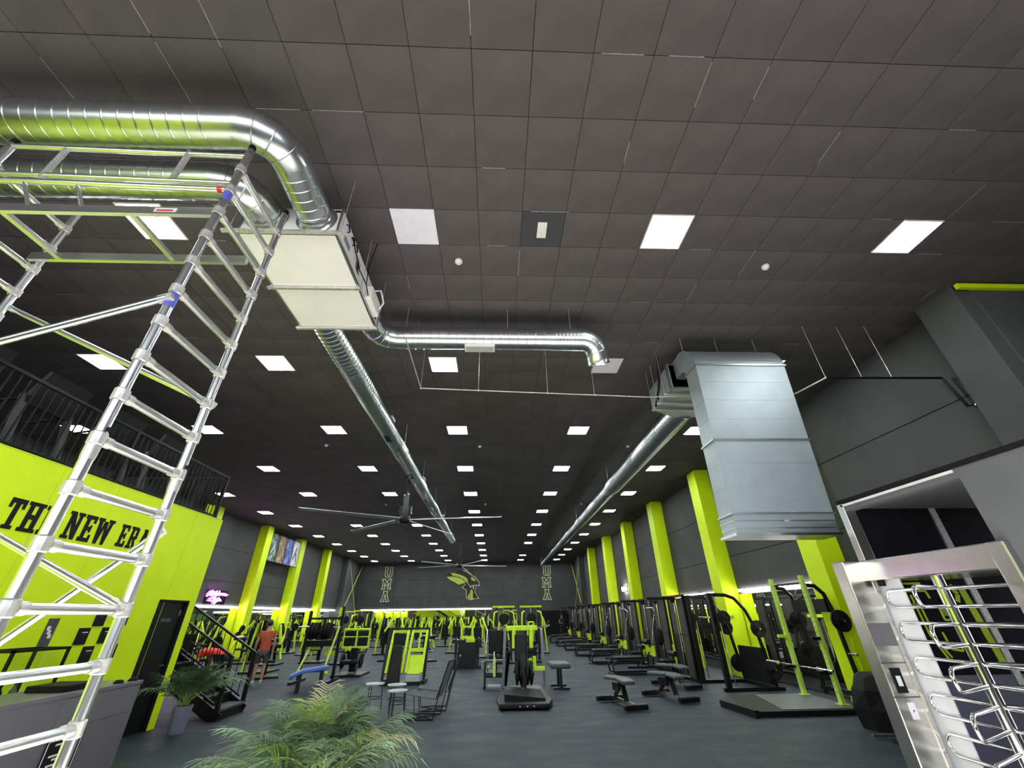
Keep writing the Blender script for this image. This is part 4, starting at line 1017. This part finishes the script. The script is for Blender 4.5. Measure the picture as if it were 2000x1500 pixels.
# ---- adjustable benches
def bench():
    t = thing('adjustable_bench', '', 'weight bench', (0, 0, 0), 0, 'adjustable benches on the open floor')
    mb().bar((0, -.55, .09), (0, .62, .09), .07, .06).build('spine', STL, t)
    mb().b2((-.26, -.62, .02), (.26, -.50, .12)).build('front_foot', BLK, t, .02)
    mb().b2((-.38, .56, .02), (.38, .68, .12)).build('rear_foot', BLK, t, .02)
    mb().bar((0, -.15, .10), (0, -.02, .44), .09, .06).build('seat_post', BLK, t)
    mb().bar((0, .45, .10), (0, .08, .42), .07, .05).build('back_strut', BLK, t)
    mb().box((0, -.22, .47), (.30, .34, .075), Matrix.Rotation(.12, 3, 'X')).build('seat_pad', PADG, t, .03)
    mb().box((0, .33, .47), (.28, .72, .075), Matrix.Rotation(-.05, 3, 'X')).build('back_pad', PADG, t, .03)
    mb().b2((-.10, .0, .26), (-.05, .3, .40)).build('ladder_plate', BLK, t); mb().cyl((-.12, .05, .3), (.12, .05, .3), .012, 8).build('pin', CHR, t)
    return t
b0 = bench(); b0.location = (2.80, 10.98, 0); b0.rotation_euler = (0, 0, math.radians(10)); b0['label'] = 'grey topped adjustable bench alone on the floor, nearest the camera'
dup(b0, (4.12, 11.62, 0), math.radians(18), 'grey topped adjustable bench right of the lone bench, nearer of the pair')
dup(b0, (4.95, 13.35, 0), math.radians(20), 'grey topped adjustable bench right of the lone bench, farther of the pair')

# ---- centre belt squat machine
t = thing('squat_machine', 'black plate loaded machine with lime shoulder horns in the centre', 'gym machine', (.70, 12.6, 0))
mb().prism([(-.62, -1.85), (.44, -1.85), (.58, -1.3), (.50, .75), (-.42, .75), (-.66, -1.3)], lambda u, v_, w_: V((u, v_, .02 + w_)), .10).build('base', BLK, t, .03)
mb().prism([(-.50, .12), (.40, .12), (.40, .16), (-.50, .24)], lambda u, v_, w_: V((u, -1.55 + w_, v_)), 1.25).build('foot_deck', RUB, t)
for x in (-.16, 0, .14): mb().cyl((x - .02, -1.852, .075), (x - .02, -1.86, .075), .018, 10).build('bolt', CHR, t)
mb().cyl((-.06, -.9, .24), (-.06, -.9, .28), .022, 10).build('bolt', CHR, t)
for x in (-.50, .60):
    mb().bar((x, .55, .1), (x * .9, .25, 1.42), .07, .05, (0, 1, 0)).build('grey_post', GALVB, t)
mb().b2((-.42, .12, 1.38), (.42, .24, 1.50)).build('lime_crossbar', GM, t, .02)
for x in (-.22, .24):
    h = mb().b2((x - .05, .06, .98), (x + .05, .16, 1.42)).build('lime_horn', GM, t, .02)
    mb().b2((x - .055, .05, .93), (x + .055, .17, .99)).build('horn_pad', PAD, h)
for s in (-1, 1): mb().bar((s * .42, .18, 1.44), (s * .76, .10, 1.50 if s > 0 else 1.46), .035, .035).build('handle', CHR, t)
mb().tube([(.18, .18, 1.50), (.2, .18, 1.58), (.32, .18, 1.58), (.34, .18, 1.50)], .02, 8).build('lime_loop', GM, t)
mb().b2((-.20, .0, .3), (.12, .12, 1.3)).build('back_pad', PAD, t, .03)
mb().cyl((-.02, -.05, .55), (-.02, -.05, .80), .022, 10).build('chrome_pin', CHR, t)
for x in (-.16, -.06, .10, .20): plate(mb(), (x, -.1, .48), (1, 0, 0), .26, .06).build('weight_plate', RUB, t)
mb().b2((-.07, -.2, .1), (.07, -.06, .9)).build('lift_column', BLK, t)
mb().b2((.26, -.12, .52), (.56, .0, .60)).build('lime_footrest', GM, t); mb().b2((.26, -.1, .52), (.34, .0, .82)).build('lime_bracket', GM, t); mb().b2((.16, -.08, .58), (.24, .0, .78)).build('lime_bracket', GM, t)
mb().bar((-.45, .7, .1), (-.35, .3, .9), .08, .06).build('brace', BLK, t)
t = thing('padded_stool', 'low padded bench with grey top right of the centre machine', 'bench', (1.78, 13.75, 0))
mb().b2((-.28, -.45, .46), (.28, .45, .58)).build('pad', PADG, t, .04)
for y in (-.3, .3): mb().bar((0, y, .03), (0, y, .46), .07, .05).build('leg', BLK, t)
mb().b2((-.22, -.36, 0), (.22, -.24, .04)).build('foot', BLK, t); mb().b2((-.22, .24, 0), (.22, .36, .04)).build('foot', BLK, t)
t = thing('calf_machine', 'small black frame with lime stem and grey pad left of the centre machine', 'gym machine', (-.04, 13.9, 0))
for x in (-.26, .26):
    mb().b2((x - .025, -.2, .0), (x + .025, -.14, .62)).build('post', BLK, t); mb().b2((x - .025, .3, 0), (x + .025, .36, .62)).build('post', BLK, t); mb().b2((x - .025, -.2, .0), (x + .025, .4, .05)).build('base_rail', BLK, t)
mb().b2((-.30, -.22, .60), (.30, .05, .66)).build('seat_pad', PADG, t, .02); mb().tube([(-.34, -.2, .63), (.34, -.2, .63)], .02, 8).build('handle', CHR, t)
mb().b2((-.03, -.26, .28), (.04, -.2, .72)).build('lime_stem', GMp, t); mb().cyl((0, -.23, .72), (0, -.23, .86), .018, 8).build('chrome_stem', CHR, t)
mb().b2((-.26, -.18, .25), (.26, -.14, .32)).build('crossbar', BLK, t); mb().b2((-.18, -.36, .06), (.18, -.2, .10)).build('footrest', GALVB, t); mb().ball((-.16, -.2, .5), .04, 10, 8).build('knob', GM, t)
t = thing('seated_machine', 'black seat with tall backrest and chrome handles left of the centre machine', 'gym machine', (.0, 17.4, 0))
mb().b2((-.26, -.1, .55), (.26, .02, 1.28)).build('backrest', PAD, t, .04); mb().b2((-.25, -.5, .42), (.25, .0, .52)).build('seat', PAD, t, .03)
for x in (-.3, .3): mb().tube([(x, -.1, 1.3), (x * 1.1, -.25, .9), (x * 1.1, -.4, .5), (x * .9, -.2, .05)], .022, 8).build('side_frame', CHR, t)
mb().b2((-.4, -.6, 0), (.4, .4, .05)).build('base', BLK, t); mb().b2((-.05, 0, .05), (.05, .1, 1.2)).build('post', BLK, t)
mb().tube([(-.28, -.05, 1.42), (-.25, -.05, 1.8)], .02, 8).build('chrome_post', CHR, t)

# ---- t-bar row machine
t = thing('chest_row_machine', 'black shrouded machine with lime seat frame on its top', 'gym machine', (-1.12, 18.9, 0))
mb().prism([(-.38, .05), (.38, .05), (.33, .92), (-.33, .92)], lambda u, v_, w_: V((u, -.1 + w_, v_)), .32).build('shroud', BLK, t)
for x in (-.44, .44): mb().b2((x - .03, -.2, 0), (x + .03, .3, 1.0)).build('side_post', BLK, t)
mb().b2((-.58, -.25, 0), (.58, -.15, .06)).build('foot', BLK, t); mb().b2((-.55, .3, 0), (.55, .4, .06)).build('foot', BLK, t)
for x in (-.24, .20): mb().bar((x, .0, .95), (x * .85, .1, 1.42), .06, .06).build('lime_post', GM, t)
mb().b2((-.22, .08, 1.34), (.2, .14, 1.40)).build('lime_crossbar', GM, t); mb().b2((-.28, -.05, .98), (.26, .05, 1.05)).build('lime_crossbar', GM, t)
mb().b2((-.04, -.16, .84), (.30, -.06, .98)).build('lime_box', GM, t, .02); mb().b2((-.12, .05, 1.08), (.10, .12, 1.32)).build('chest_pad', PAD, t, .02)
for s in (-1, 1): mb().tube([(s * .3, -.1, .92), (s * .55, -.15, .96)], .02, 8).build('handle', CHR, t)

# ---- double lane sled machine
t = thing('hack_squat_machine', 'lime and black double hack squat machine behind the wire chair', 'gym machine', (-2.78, 15.0, 0))
for x0, full in ((-.50, False), (.10, True)):
    for x in (x0, x0 + .46): mb().bar((x, -.15, .28), (x + .02, .35, 1.36), .07, .07, (0, 1, 0)).build('lime_rail', GM, t)
    mb().b2((x0, .32, 1.30), (x0 + .48, .40, 1.37)).build('lime_top_bar', GM, t)
    if full:
        mb().prism([(x0 + .03, .26), (x0 + .44, .26), (x0 + .45, .72), (x0 + .04, .72)], lambda u, v_, w_: V((u, -.14 + (v_ - .26) * .45 + w_, v_)), .05).build('lime_plate', GM, t)
        mb().b2((x0 + .03, .06, .80), (x0 + .45, .12, .90)).build('lime_plate', GM, t)
    else:
        mb().prism([(.02, .05), (.44, .05), (.40, .92), (.34, 1.0), (.12, 1.0), (.06, .92)], lambda u, v_, w_: V((x0 + .06 + u * .9, -.40 + v_ * .25 + w_, v_)), .16).build('sled_pad', PAD, t, .03)
        mb().b2((x0 + .05, .2, .95), (x0 + .43, .3, 1.28)).build('head_pad', PAD, t)
mb().b2((-.66, .34, 1.38), (.66, .42, 1.44)).build('black_top_beam', BLK, t)
for x in (-.62, .62): mb().b2((x - .05, -.2, 0), (x + .05, .5, .1)).build('foot', BLK, t); mb().bar((x, .0, .05), (x, .4, 1.4), .08, .08, (0, 1, 0)).build('black_upright', BLK, t)
mb().b2((-.6, -.3, .0), (.6, -.15, .08)).build('front_foot', BLK, t); mb().b2((.12, -.3, .10), (.54, -.12, .22)).build('foot_plate', GALVB, t)
mb().cyl((.66, .3, .8), (.85, .3, .8), .02, 8).build('storage_peg', CHR, t); mb().cyl((.66, .2, .4), (.85, .2, .4), .02, 8).build('storage_peg', CHR, t)

# ---- twin padded leg machine
t = thing('leg_press_machine', 'machine with two black pads in a lime frame left of the hack squat', 'gym machine', (-5.05, 17.5, 0))
for x in (-.46, .02):
    mb().b2((x + .03, -.08, .86), (x + .40, .0, 1.12)).build('pad', PAD, t, .03); mb().b2((x + .03, -.08, 1.16), (x + .40, .0, 1.32)).build('pad', PAD, t, .03)
    mb().b2((x, -.1, 1.13), (x + .43, -.05, 1.155)).build('lime_bar', GM, t)
for x in (-.48, -.02, .42): mb().b2((x, -.06, .80), (x + .05, .04, 1.38)).build('lime_post', GM, t)
mb().b2((-.48, -.08, 1.33), (.47, .05, 1.40)).build('lime_top', GM, t, .02); mb().b2((-.46, -.08, .78), (.45, .04, .84)).build('lime_bottom', GM, t)
mb().tube([(-.05, -.05, 1.38), (-.02, -.05, 1.45), (.06, -.05, 1.45), (.1, -.05, 1.38)], .025, 8).build('lime_loop', GM, t)
for x in (-.3, .25): mb().tube([(x, -.1, .78), (x + .05, -.25, .70), (x + .12, -.25, .78)], .022, 8).build('lime_grip', GM, t)
mb().b2((-.1, -.1, .1), (.12, .1, .8)).build('column', BLK, t); mb().b2((-.5, -.7, 0), (.5, .5, .06)).build('base', BLK, t)
mb().b2((-.3, -.6, .36), (.3, -.1, .46)).build('seat', PAD, t, .03)
for s in (-1, 1):
    mb().bar((s * .45, -.1, .78), (s * .25, -.5, .1), .03, .03).build('chrome_strut', CHR, t)
    plate(mb(), (s * .32, -.2, .42), (1, 0, 0), .22, .07).build('weight_plate', RUB, t)

# ---- plate loaded squat frame at left
t = thing('plate_rack', 'tall black frame with big hung plates and lime angled legs', 'gym machine', (-5.65, 15.8, 0))
for x, z1 in ((-.55, 1.95), (.52, 2.08)): mb().b2((x - .04, -.04, 0), (x + .04, .04, z1)).build('post', BLK, t)
mb().b2((-.55, -.03, 1.70), (.52, .03, 1.76)).build('top_beam', BLK, t); mb().b2((-.5, -.2, .95), (.45, .0, 1.12)).build('plate_tray', BLK, t)
for i, x in enumerate((-.38, -.28, -.18, .02, .12, .22)): plate(mb(), (x, -.12, 1.38), (1, 0, 0), .24, .07).build('weight_plate', RUB, t)
for x in (-.45, .36): mb().bar((x - .05, -.45, .16), (x + .14, -.1, 1.5 if x > 0 else .95), .05, .05, (0, 1, 0)).build('lime_leg', GMp, t)
mb().b2((-.62, .1, .85), (-.1, .16, .95)).build('lime_bar', GM, t); mb().b2((.1, .1, .68), (.5, .16, .80)).build('lime_bar', GM, t)
mb().tube([(-.66, .0, .8), (-.62, .0, 1.2), (-.5, .0, 1.4)], .03, 8).build('lime_arm', GM, t)
for x in (-.55, .52): mb().b2((x - .05, -.6, 0), (x + .05, .5, .07)).build('base_rail', BLK, t)
mb().b2((.35, .05, 1.85), (.55, .1, 2.05)).build('lime_hook', GM, t); mb().cyl((-.8, -.1, 1.5), (-.4, -.1, 1.5), .02, 8).build('chrome_bar', CHR, t); mb().cyl((.3, -.1, 1.48), (.55, -.1, 1.48), .02, 8).build('chrome_bar', CHR, t)
mb().b2((-.3, -.5, .3), (.3, -.1, .4)).build('seat', PADG, t, .02)

t = thing('abdominal_bench', 'bright blue padded bench near the foreground palm', 'bench', (-5.15, 13.9, 0), .35)
mb().prism([(-.5, .40), (-.2, .52), (.45, .58), (.45, .50), (-.2, .44), (-.5, .30)], lambda u, v_, w_: V((u, -.25 + w_, v_)), .5).build('pad', BLU, t, .02)
mb().b2((-.3, -.2, 0), (-.2, .2, .42)).build('leg', BLK, t); mb().b2((.25, -.2, 0), (.35, .2, .5)).build('leg', BLK, t); mb().ball((.4, -.28, .42), .05, 10, 8).build('knob', GM, t)

# ---- side tables and wire chairs
def side_table(loc, h, lab):
    t = thing('side_table', lab, 'side table', loc, 0, 'small round tables near the palm')
    mb().tube([(0, 0, h - .02), (0, 0, h)], .20, 28).build('table_top', TBL, t)
    for k in range(3):
        a = 2 * PI * k / 3 + .4
        mb().tube([(.16 * math.cos(a), .16 * math.sin(a), h - .02), (.19 * math.cos(a), .19 * math.sin(a), 0)], .009, 6).build('leg', BLK, t)
    mb().tube(arc((0, 0, .25), .175, 0, 2 * PI, 20, (1, 0, 0), (0, 1, 0)), .007, 6).build('brace_ring', BLK, t)
side_table((-2.62, 10.95, 0), .50, 'small round pale table, farthest left of the three')
side_table((-2.10, 10.75, 0), .50, 'small round pale table, farther right of the three')
side_table((-1.98, 10.25, 0), .46, 'small round pale table, nearest of the three')
def wire_chair():
    t = thing('wire_chair', '', 'chair', (0, 0, 0), 0, 'black wire lounge chairs by the palm')
    for s in (-.28, .28):
        mb().tube([(-.35, s, .40), (-.30, s, .01), (.25, s, .01), (.38, s, .55), (.52, s, .95)], .011, 8).build('side_frame', BLK, t)
    mb().tube([(-.35, -.28, .40), (-.35, .28, .40)], .011, 8).build('front_rail', BLK, t); mb().tube([(.52, -.28, .95), (.52, .28, .95)], .011, 8).build('top_rail', BLK, t)
    mb().tube([(-.30, -.28, .01), (.25, .28, .01)], .009, 8).build('cross_brace', BLK, t); mb().tube([(-.30, .28, .01), (.25, -.28, .01)], .009, 8).build('cross_brace', BLK, t)
    mb().add([(-.35, -.27, .40), (-.35, .27, .40), (.28, .27, .32), (.28, -.27, .32), (-.35, -.27, .41), (-.35, .27, .41), (.28, .27, .33), (.28, -.27, .33)], [(0, 1, 2, 3), (4, 7, 6, 5), (0, 3, 7, 4), (1, 5, 6, 2)]).build('seat_mesh', GRYC, t)
    for k in range(9):
        y = -.26 + .065 * k; mb().tube([(.28, y, .33), (.52, y, .95)], .005, 5).build('back_wire', BLK, t)
    return t
c0 = wire_chair(); c0.location = (-1.42, 10.35, 0); c0.rotation_euler = (0, 0, -.15); c0['label'] = 'black wire lounge chair beside the small tables, nearer one'
dup(c0, (-1.33, 11.15, 0), .1, 'black wire lounge chair behind the nearer wire chair')

# ---- background machines
def press():
    t = thing('chest_press_machine', '', 'gym machine', (0, 0, 0), 0, 'plate loaded presses in the background')
    mb().b2((-.5, -.6, 0), (.5, .5, .06)).build('base', BLK, t); mb().b2((-.06, .3, 0), (.06, .42, 1.7)).build('post', BLK, t)
    mb().b2((-.22, -.25, .45), (.22, .15, .54)).build('seat', PAD, t, .03); mb().b2((-.2, .12, .54), (.2, .22, 1.25)).build('backrest', PAD, t, .03)
    for s in (-1, 1):
        mb().bar((s * .2, .36, 1.65), (s * .45, -.1, 1.15), .06, .06).build('lime_arm', GM, t); mb().bar((s * .45, -.1, 1.15), (s * .42, -.35, 1.1), .035, .035).build('handle', CHR, t)
        plate(mb(), (s * .55, .05, 1.3), (1, 0, 0), .2, .08).build('weight_plate', RUB, t); mb().bar((s * .4, .45, .05), (s * .25, .36, 1.6), .07, .05).build('lime_post', GM, t)
    return t
def pull_tower():
    t = thing('pulldown_machine', '', 'gym machine', (0, 0, 0), 0, 'lime topped pulldown machines in the background')
    mb().b2((-.45, -.5, 0), (.45, .5, .06)).build('base', BLK, t)
    for s in (-1, 1): mb().b2((s * .32 - .04, .3, 0), (s * .32 + .04, .4, 2.05)).build('upright', BLK, t); mb().tube([(s * .3, .3, 1.9), (s * .42, -.1, 1.85), (s * .45, -.25, 1.6), (s * .45, -.25, 1.3)], .03, 8).build('lime_arm', GM, t)
    mb().b2((-.5, .28, 2.05), (.5, .40, 2.12)).build('lime_crossbar', GM, t)
    for k in range(9): mb().b2((-.2, .28, .1 + .07 * k), (.2, .44, .155 + .07 * k)).build('weight_plate', BLKM, t)
    mb().b2((-.2, -.3, .48), (.2, .1, .56)).build('seat', PAD, t, .03); mb().b2((-.04, -.15, .06), (.04, -.05, .48)).build('seat_post', BLK, t)
    plate(mb(), (0, .1, 1.6), (0, 1, 0), .22, .06).build('weight_plate', RUB, t); mb().cyl((0, .3, .7), (0, .3, 2.0), .012, 8).build('guide_rod', CHR, t)
    return t
def curl():
    t = thing('biceps_machine', '', 'gym machine', (0, 0, 0), 0, 'angled lime arm machines in the background')
    mb().b2((-.4, -.5, 0), (.4, .4, .06)).build('base', BLK, t); mb().b2((-.18, -.2, .42), (.18, .2, .5)).build('seat', PAD, t, .03); mb().bar((0, .3, .05), (0, .1, 1.1), .1, .08).build('post', BLK, t)
    mb().bar((-.35, -.1, .5), (-.15, .25, 1.55), .07, .07).build('lime_arm', GM, t); mb().bar((.35, -.1, .5), (.15, .25, 1.55), .07, .07).build('lime_arm', GM, t)
    mb().b2((-.3, -.3, .85), (.3, -.05, .95)).build('arm_pad', PAD, t, .03); mb().cyl((-.3, -.35, 1.0), (.3, -.35, 1.0), .018, 8).build('handle', CHR, t)
    plate(mb(), (.42, .15, 1.0), (1, 0, 0), .19, .07).build('weight_plate', RUB, t); plate(mb(), (-.42, .15, 1.0), (1, 0, 0), .19, .07).build('weight_plate', RUB, t)
    return t
protos = [press(), pull_tower(), curl()]
seen = [False] * 3
labs = ['black and lime plate loaded press', 'pulldown machine with lime crossbar', 'machine with angled lime arms']
spots = [(.35, 20.6, 1), (1.6, 20.9, 1), (-.9, 23.5, 0), (-3.2, 22.0, 2), (-4.8, 22.6, 0), (-6.6, 21.4, 2), (-8.2, 22.4, 0), (-9.8, 21.6, 2), (-11.4, 22.6, 0), (-12.6, 24.2, 2), (-8.9, 18.8, 0), (-10.9, 18.4, 2), (-12.3, 19.6, 0), (-7.9, 17.2, 2),
         (-2.2, 26.5, 0), (-4.0, 27.5, 2), (-6.0, 26.2, 0), (-8.0, 27.8, 1), (-10.2, 26.6, 2), (-12.2, 28.0, 0), (.4, 27.4, 2), (-1.2, 31.0, 2), (-3.4, 32.0, 0), (-5.6, 31.2, 2), (-7.8, 32.5, 0), (-10.0, 31.4, 1), (-12.3, 32.4, 2), (1.0, 31.8, 0), (-.6, 36.0, 0), (-3.0, 36.8, 2), (-5.4, 36.2, 0), (-8.0, 37.0, 2), (-10.6, 36.4, 0), (-12.6, 37.6, 2), (1.2, 37.0, 1), (-2.0, 40.5, 0), (-4.8, 41.0, 0), (-7.6, 40.6, 2), (-10.4, 41.0, 0), (2.3, 25.4, 0), (2.5, 33.5, 2)]
rows = {}
for x, y, k in spots: rows.setdefault(min((18.5, 22, 27, 32, 36.5, 41), key=lambda v: abs(v - y)), []).append((x, y, k))
for ri, ry in enumerate(sorted(rows)):
    for ci, (x, y, k) in enumerate(sorted(rows[ry])):
        rz = random.choice((0, 0, PI, .5, -.5)) if k != 1 else 0
        lab = '%s, %s from the left in %s background row' % (labs[k], ordw(ci), ordw(ri))
        if not seen[k]: o = protos[k]; o.location = (x, y, 0); o.rotation_euler = (0, 0, rz); o['label'] = lab; seen[k] = True
        else: dup(protos[k], (x, y, 0), rz, lab)

# ================================================================== PLANTS
def frond(m_, base, az, L, lean, droop, nl, lw, ll):
    """one arching palm frond; returns stalk points, leaflets go into m_"""
    d = V((math.cos(az), math.sin(az), 0)); pts = []
    for i in range(13):
        s = i / 12
        pts.append(V(base) + d * (L * (s * math.sin(lean) + droop * .45 * s * s)) + V((0, 0, L * (s * math.cos(lean) - droop * .5 * s * s * s))))
    side = V((-d.y, d.x, 0))
    for k in range(nl):
        s = .26 + .74 * (k + 1) / nl; f = s * 12; i = min(11, int(f)); p = pts[i].lerp(pts[i + 1], f - i)
        tg = (pts[i + 1] - pts[i]).normalized(); nm = side.cross(tg).normalized()
        for sg in (-1, 1):
            l = ll * (1 - .55 * abs(s - .5)) * random.uniform(.85, 1.1)
            dr = (side * sg * .75 + tg * .75 + nm * random.uniform(-.05, .28)).normalized()
            wv = tg * lw
            m0 = p + dr * l * .55 + V((0, 0, -.02 * l)); tip = p + dr * l + V((0, 0, -random.uniform(.10, .35) * l))
            q = [p - wv * .3, p + wv * .3, m0 + wv * .5 + nm * .004, m0 - wv * .5 + nm * .004, tip]
            m_.add(q, [(0, 1, 2, 3), (3, 2, 4)])
    return pts
def palm(loc, n, L, lab, potm, potr, poth, mats, spread=(.25, 1.15), nl=17, fan=(0, 2 * PI), base_r=.1):
    t = thing('potted_palm', lab, 'plant', loc)
    mb().tube([(0, 0, 0), (0, 0, .02), (0, 0, poth - .03), (0, 0, poth)], [potr * .72, potr * .75, potr, potr * 1.03], 24).build('pot', potm, t)
    mb().cyl((0, 0, poth - .01), (0, 0, poth + .006), potr * .92, 20).build('soil', SOIL, t)
    for k in range(n):
        fm_ = mb(); az = fan[0] + (fan[1] - fan[0]) * ((k * .618) % 1); b = (base_r * random.uniform(-1, 1), base_r * random.uniform(-1, 1), poth)
        lean = random.uniform(*spread)
        pts = frond(fm_, b, az, L * random.uniform(.75, 1.08), lean, random.uniform(.25, .8), nl, .020, L * .36)
        st = mb().tube(pts, [.008 * (1 - .07 * i) for i in range(13)], 6).build('stalk', STEM, t)
        fm_.build('leaflets', random.choices(mats[0], mats[1])[0], st)
palm((-1.56, 4.75, 0), 66, .84, 'large bushy green palm in the centre foreground', POTB, .22, .46, ([LEAF1, LEAF2, LEAF3], [10, 1.5, 1.3]), (.05, 1.12), 19)
palm((-5.66, 9.46, 0), 26, .80, 'smaller dark palm in a lavender grey pot beside the stairs', POTG, .15, .40, ([LEAF1], [1]), (.05, .8), 17, (-2.2, 1.3), .05)

# ================================================================== PEOPLE
def skin_mesh(name, J, E_, m_, parent, root):
    me = bpy.data.meshes.new(name)
    ks = list(J); ix = {k: i for i, k in enumerate(ks)}
    me.from_pydata([J[k][0] for k in ks], [(ix[a], ix[b]) for a, b in E_], [])
    me.materials.append(m_)
    o = link(name, me, parent)
    md = o.modifiers.new('skin', 'SKIN'); md.use_smooth_shade = True
    sv = me.skin_vertices[0].data if me.skin_vertices else None
    if sv is None:
        bpy.context.view_layer.objects.active = o
        sv = me.skin_vertices[0].data
    for k in ks:
        r = J[k][1]; sv[ix[k]].radius = r if isinstance(r, tuple) else (r, r); sv[ix[k]].use_root = (k == root)
    sd = o.modifiers.new('subdivision', 'SUBSURF'); sd.levels = 1; sd.render_levels = 2
    return o
def person(loc, rz, lab, shirt, shorts, bend=0.0, arms='down', hairm=HAIR, s=1.0, sleeve=True, long=False):
    t = thing('person', lab, 'person', loc, rz); t.scale = (s, s, s)
    # facing -y; bend tips the upper body forward about the hips
    hz = .93
    def B(x, y, z):
        y2, z2 = y, z - hz
        c, sn = math.cos(bend), math.sin(bend)
        return (x, y2 * c - z2 * sn, hz + z2 * c + y2 * sn)
    J = {'pel': ((0, .0, .93), (.135, .10)), 'spi': (B(0, 0, 1.08), (.13, .095)), 'che': (B(0, 0, 1.28), (.155, .11)), 'sho': (B(0, .01, 1.42), (.11, .085)), 'nec': (B(0, 0, 1.50), .055), 'jaw': (B(0, -.02, 1.56), .062), 'hea': (B(0, -.012, 1.64), (.075, .088)), 'top': (B(0, 0, 1.715), .06)}
    E_ = [('pel', 'spi'), ('spi', 'che'), ('che', 'sho'), ('sho', 'nec'), ('nec', 'jaw'), ('jaw', 'hea'), ('hea', 'top')]
    for q, sg in (('L', -1), ('R', 1)):
        J['sh' + q] = (B(sg * .185, .01, 1.40), .058)
        if arms == 'down':
            J['el' + q] = (V(B(sg * .235, .03, 1.40)) + V((sg * .02, .0, -.27)), .042); J['wr' + q] = (V(J['el' + q][0]) + V((0, -.06, -.24)), .030)
        elif arms == 'fold':
            J['el' + q] = (B(sg * .25, -.02, 1.12), .042); J['wr' + q] = (B(sg * .12, -.22, 1.12), .030)
        ha = (V(J['wr' + q][0]) - V(J['el' + q][0])).normalized()
        pw = V(J['wr' + q][0])
        J['ha' + q] = (pw + ha * .07, (.036, .020))
        for fi, (off, ln) in enumerate(((-.030, .075), (-.010, .088), (.010, .085), (.028, .068))):
            a = pw + ha * .085 + V((0, off, 0)) * 1.0
            J['f%d%s' % (fi, q)] = (a + ha * ln * .5, .0095); J['g%d%s' % (fi, q)] = (a + ha * ln + V((-sg * .018, 0, 0)), .008)
            E_ += [('ha' + q, 'f%d%s' % (fi, q)), ('f%d%s' % (fi, q), 'g%d%s' % (fi, q))]
        J['th' + q] = (pw + ha * .06 + V((0, -.045, 0)), .0105); J['ti' + q] = (pw + ha * .10 + V((-sg * .01, -.055, 0)), .009)
        E_ += [('che', 'sh' + q), ('sh' + q, 'el' + q), ('el' + q, 'wr' + q), ('wr' + q, 'ha' + q), ('wr' + q, 'th' + q), ('th' + q, 'ti' + q)]
        J['hi' + q] = ((sg * .095, 0, .86), .088); J['kn' + q] = ((sg * .11, -.02, .49), .056); J['ca' + q] = ((sg * .112, .01, .34), .052); J['an' + q] = ((sg * .115, .02, .09), .036); J['to' + q] = ((sg * .13, -.14, .035), (.040, .026))
        E_ += [('pel', 'hi' + q), ('hi' + q, 'kn' + q), ('kn' + q, 'ca' + q), ('ca' + q, 'an' + q), ('an' + q, 'to' + q)]
    body = skin_mesh('body', J, E_, SKIN, t, 'pel')
    def grow(keys, g, extra=None):
        D = {k: (J[k][0], tuple(v * g for v in J[k][1]) if isinstance(J[k][1], tuple) else J[k][1] * g) for k in keys}
        if extra: D.update(extra)
        return D, [(a, b) for a, b in E_ if a in D and b in D]
    ex = {}
    D, E2 = grow(['spi', 'che', 'sho', 'shL', 'shR'], 1.18)
    D['pel'] = (J['pel'][0], (.172, .135)); D['hem'] = ((0, 0, .84), (.168, .132)) ; E2 += [('pel', 'spi'), ('pel', 'hem')]
    for q in 'LR':
        mid = V(J['sh' + q][0]).lerp(V(J['el' + q][0]), .55 if sleeve else .1); D['sl' + q] = (mid, .07); E2.append(('sh' + q, 'sl' + q))
    skin_mesh('shirt', D, E2, shirt, t, 'che')
    D, E2 = grow(['pel', 'hiL', 'hiR'], 1.16)
    for q in 'LR':
        mid = V(J['hi' + q][0]).lerp(V(J['kn' + q][0]), .85); D['sk' + q] = (mid, .085); E2.append(('hi' + q, 'sk' + q))
        if long: D['sa' + q] = (V(J['an' + q][0]) + V((0, 0, .03)), .06); E2.append(('sk' + q, 'sa' + q))
    skin_mesh('shorts', D, E2, shorts, t, 'pel')
    for q in 'LR':
        a = V(J['an' + q][0])
        skin_mesh('shoe', {'a': (a + V((0, .01, .06)), .046), 'b': (a + V((0, .0, -.03)), .052), 'c': (V(J['to' + q][0]) + V((0, -.03, .012)), (.048, .036))}, [('a', 'b'), ('b', 'c')], SHOE, t, 'b')
    hc = V(B(0, .014, 1.665)); M = Matrix.Rotation(bend, 3, 'X')
    hb = mb().ball((0, 0, 0), (.088, .102, .092), 14, 10); hb.v = [tuple(M @ V(v) + hc) for v in hb.v]; hb.build('hair', hairm, t)
    for sg in (-1, 1):
        e = mb().ball(B(sg * .032, -.092, 1.635), .012, 8, 6); e.build('eye', BLKM, body)
        mb().ball(B(sg * .082, .0, 1.63), (.014, .022, .032), 8, 6).build('ear', SKIN, body)
    mb().bar(B(0, -.095, 1.64), B(0, -.108, 1.605), .022, .02).build('nose', SKIN, body); mb().bar(B(-.024, -.088, 1.565), B(.024, -.088, 1.565), .012, .01).build('mouth', RED, body)
    return t
person((-7.18, 15.2, 0), math.radians(205), 'person in an orange shirt and grey shorts standing behind the stairs', ORG, GRYC, 0.0, 'down', s=.98)
person((-7.35, 13.3, 0), math.radians(-95), 'person in a red shirt bending forward behind the stair railing', RED, BLKC, 1.45, 'down')
person((5.65, 40.0, 0), math.radians(20), 'person in black clothes standing by the dark far doors', BLKC, BLKC, 0.0, 'fold', GRYC, sleeve=False, long=True)
person((-6.7, 29.6, 0), math.radians(160), 'person in a white shirt standing among the far machines', WHTC, BLKC, 0.1, 'down')
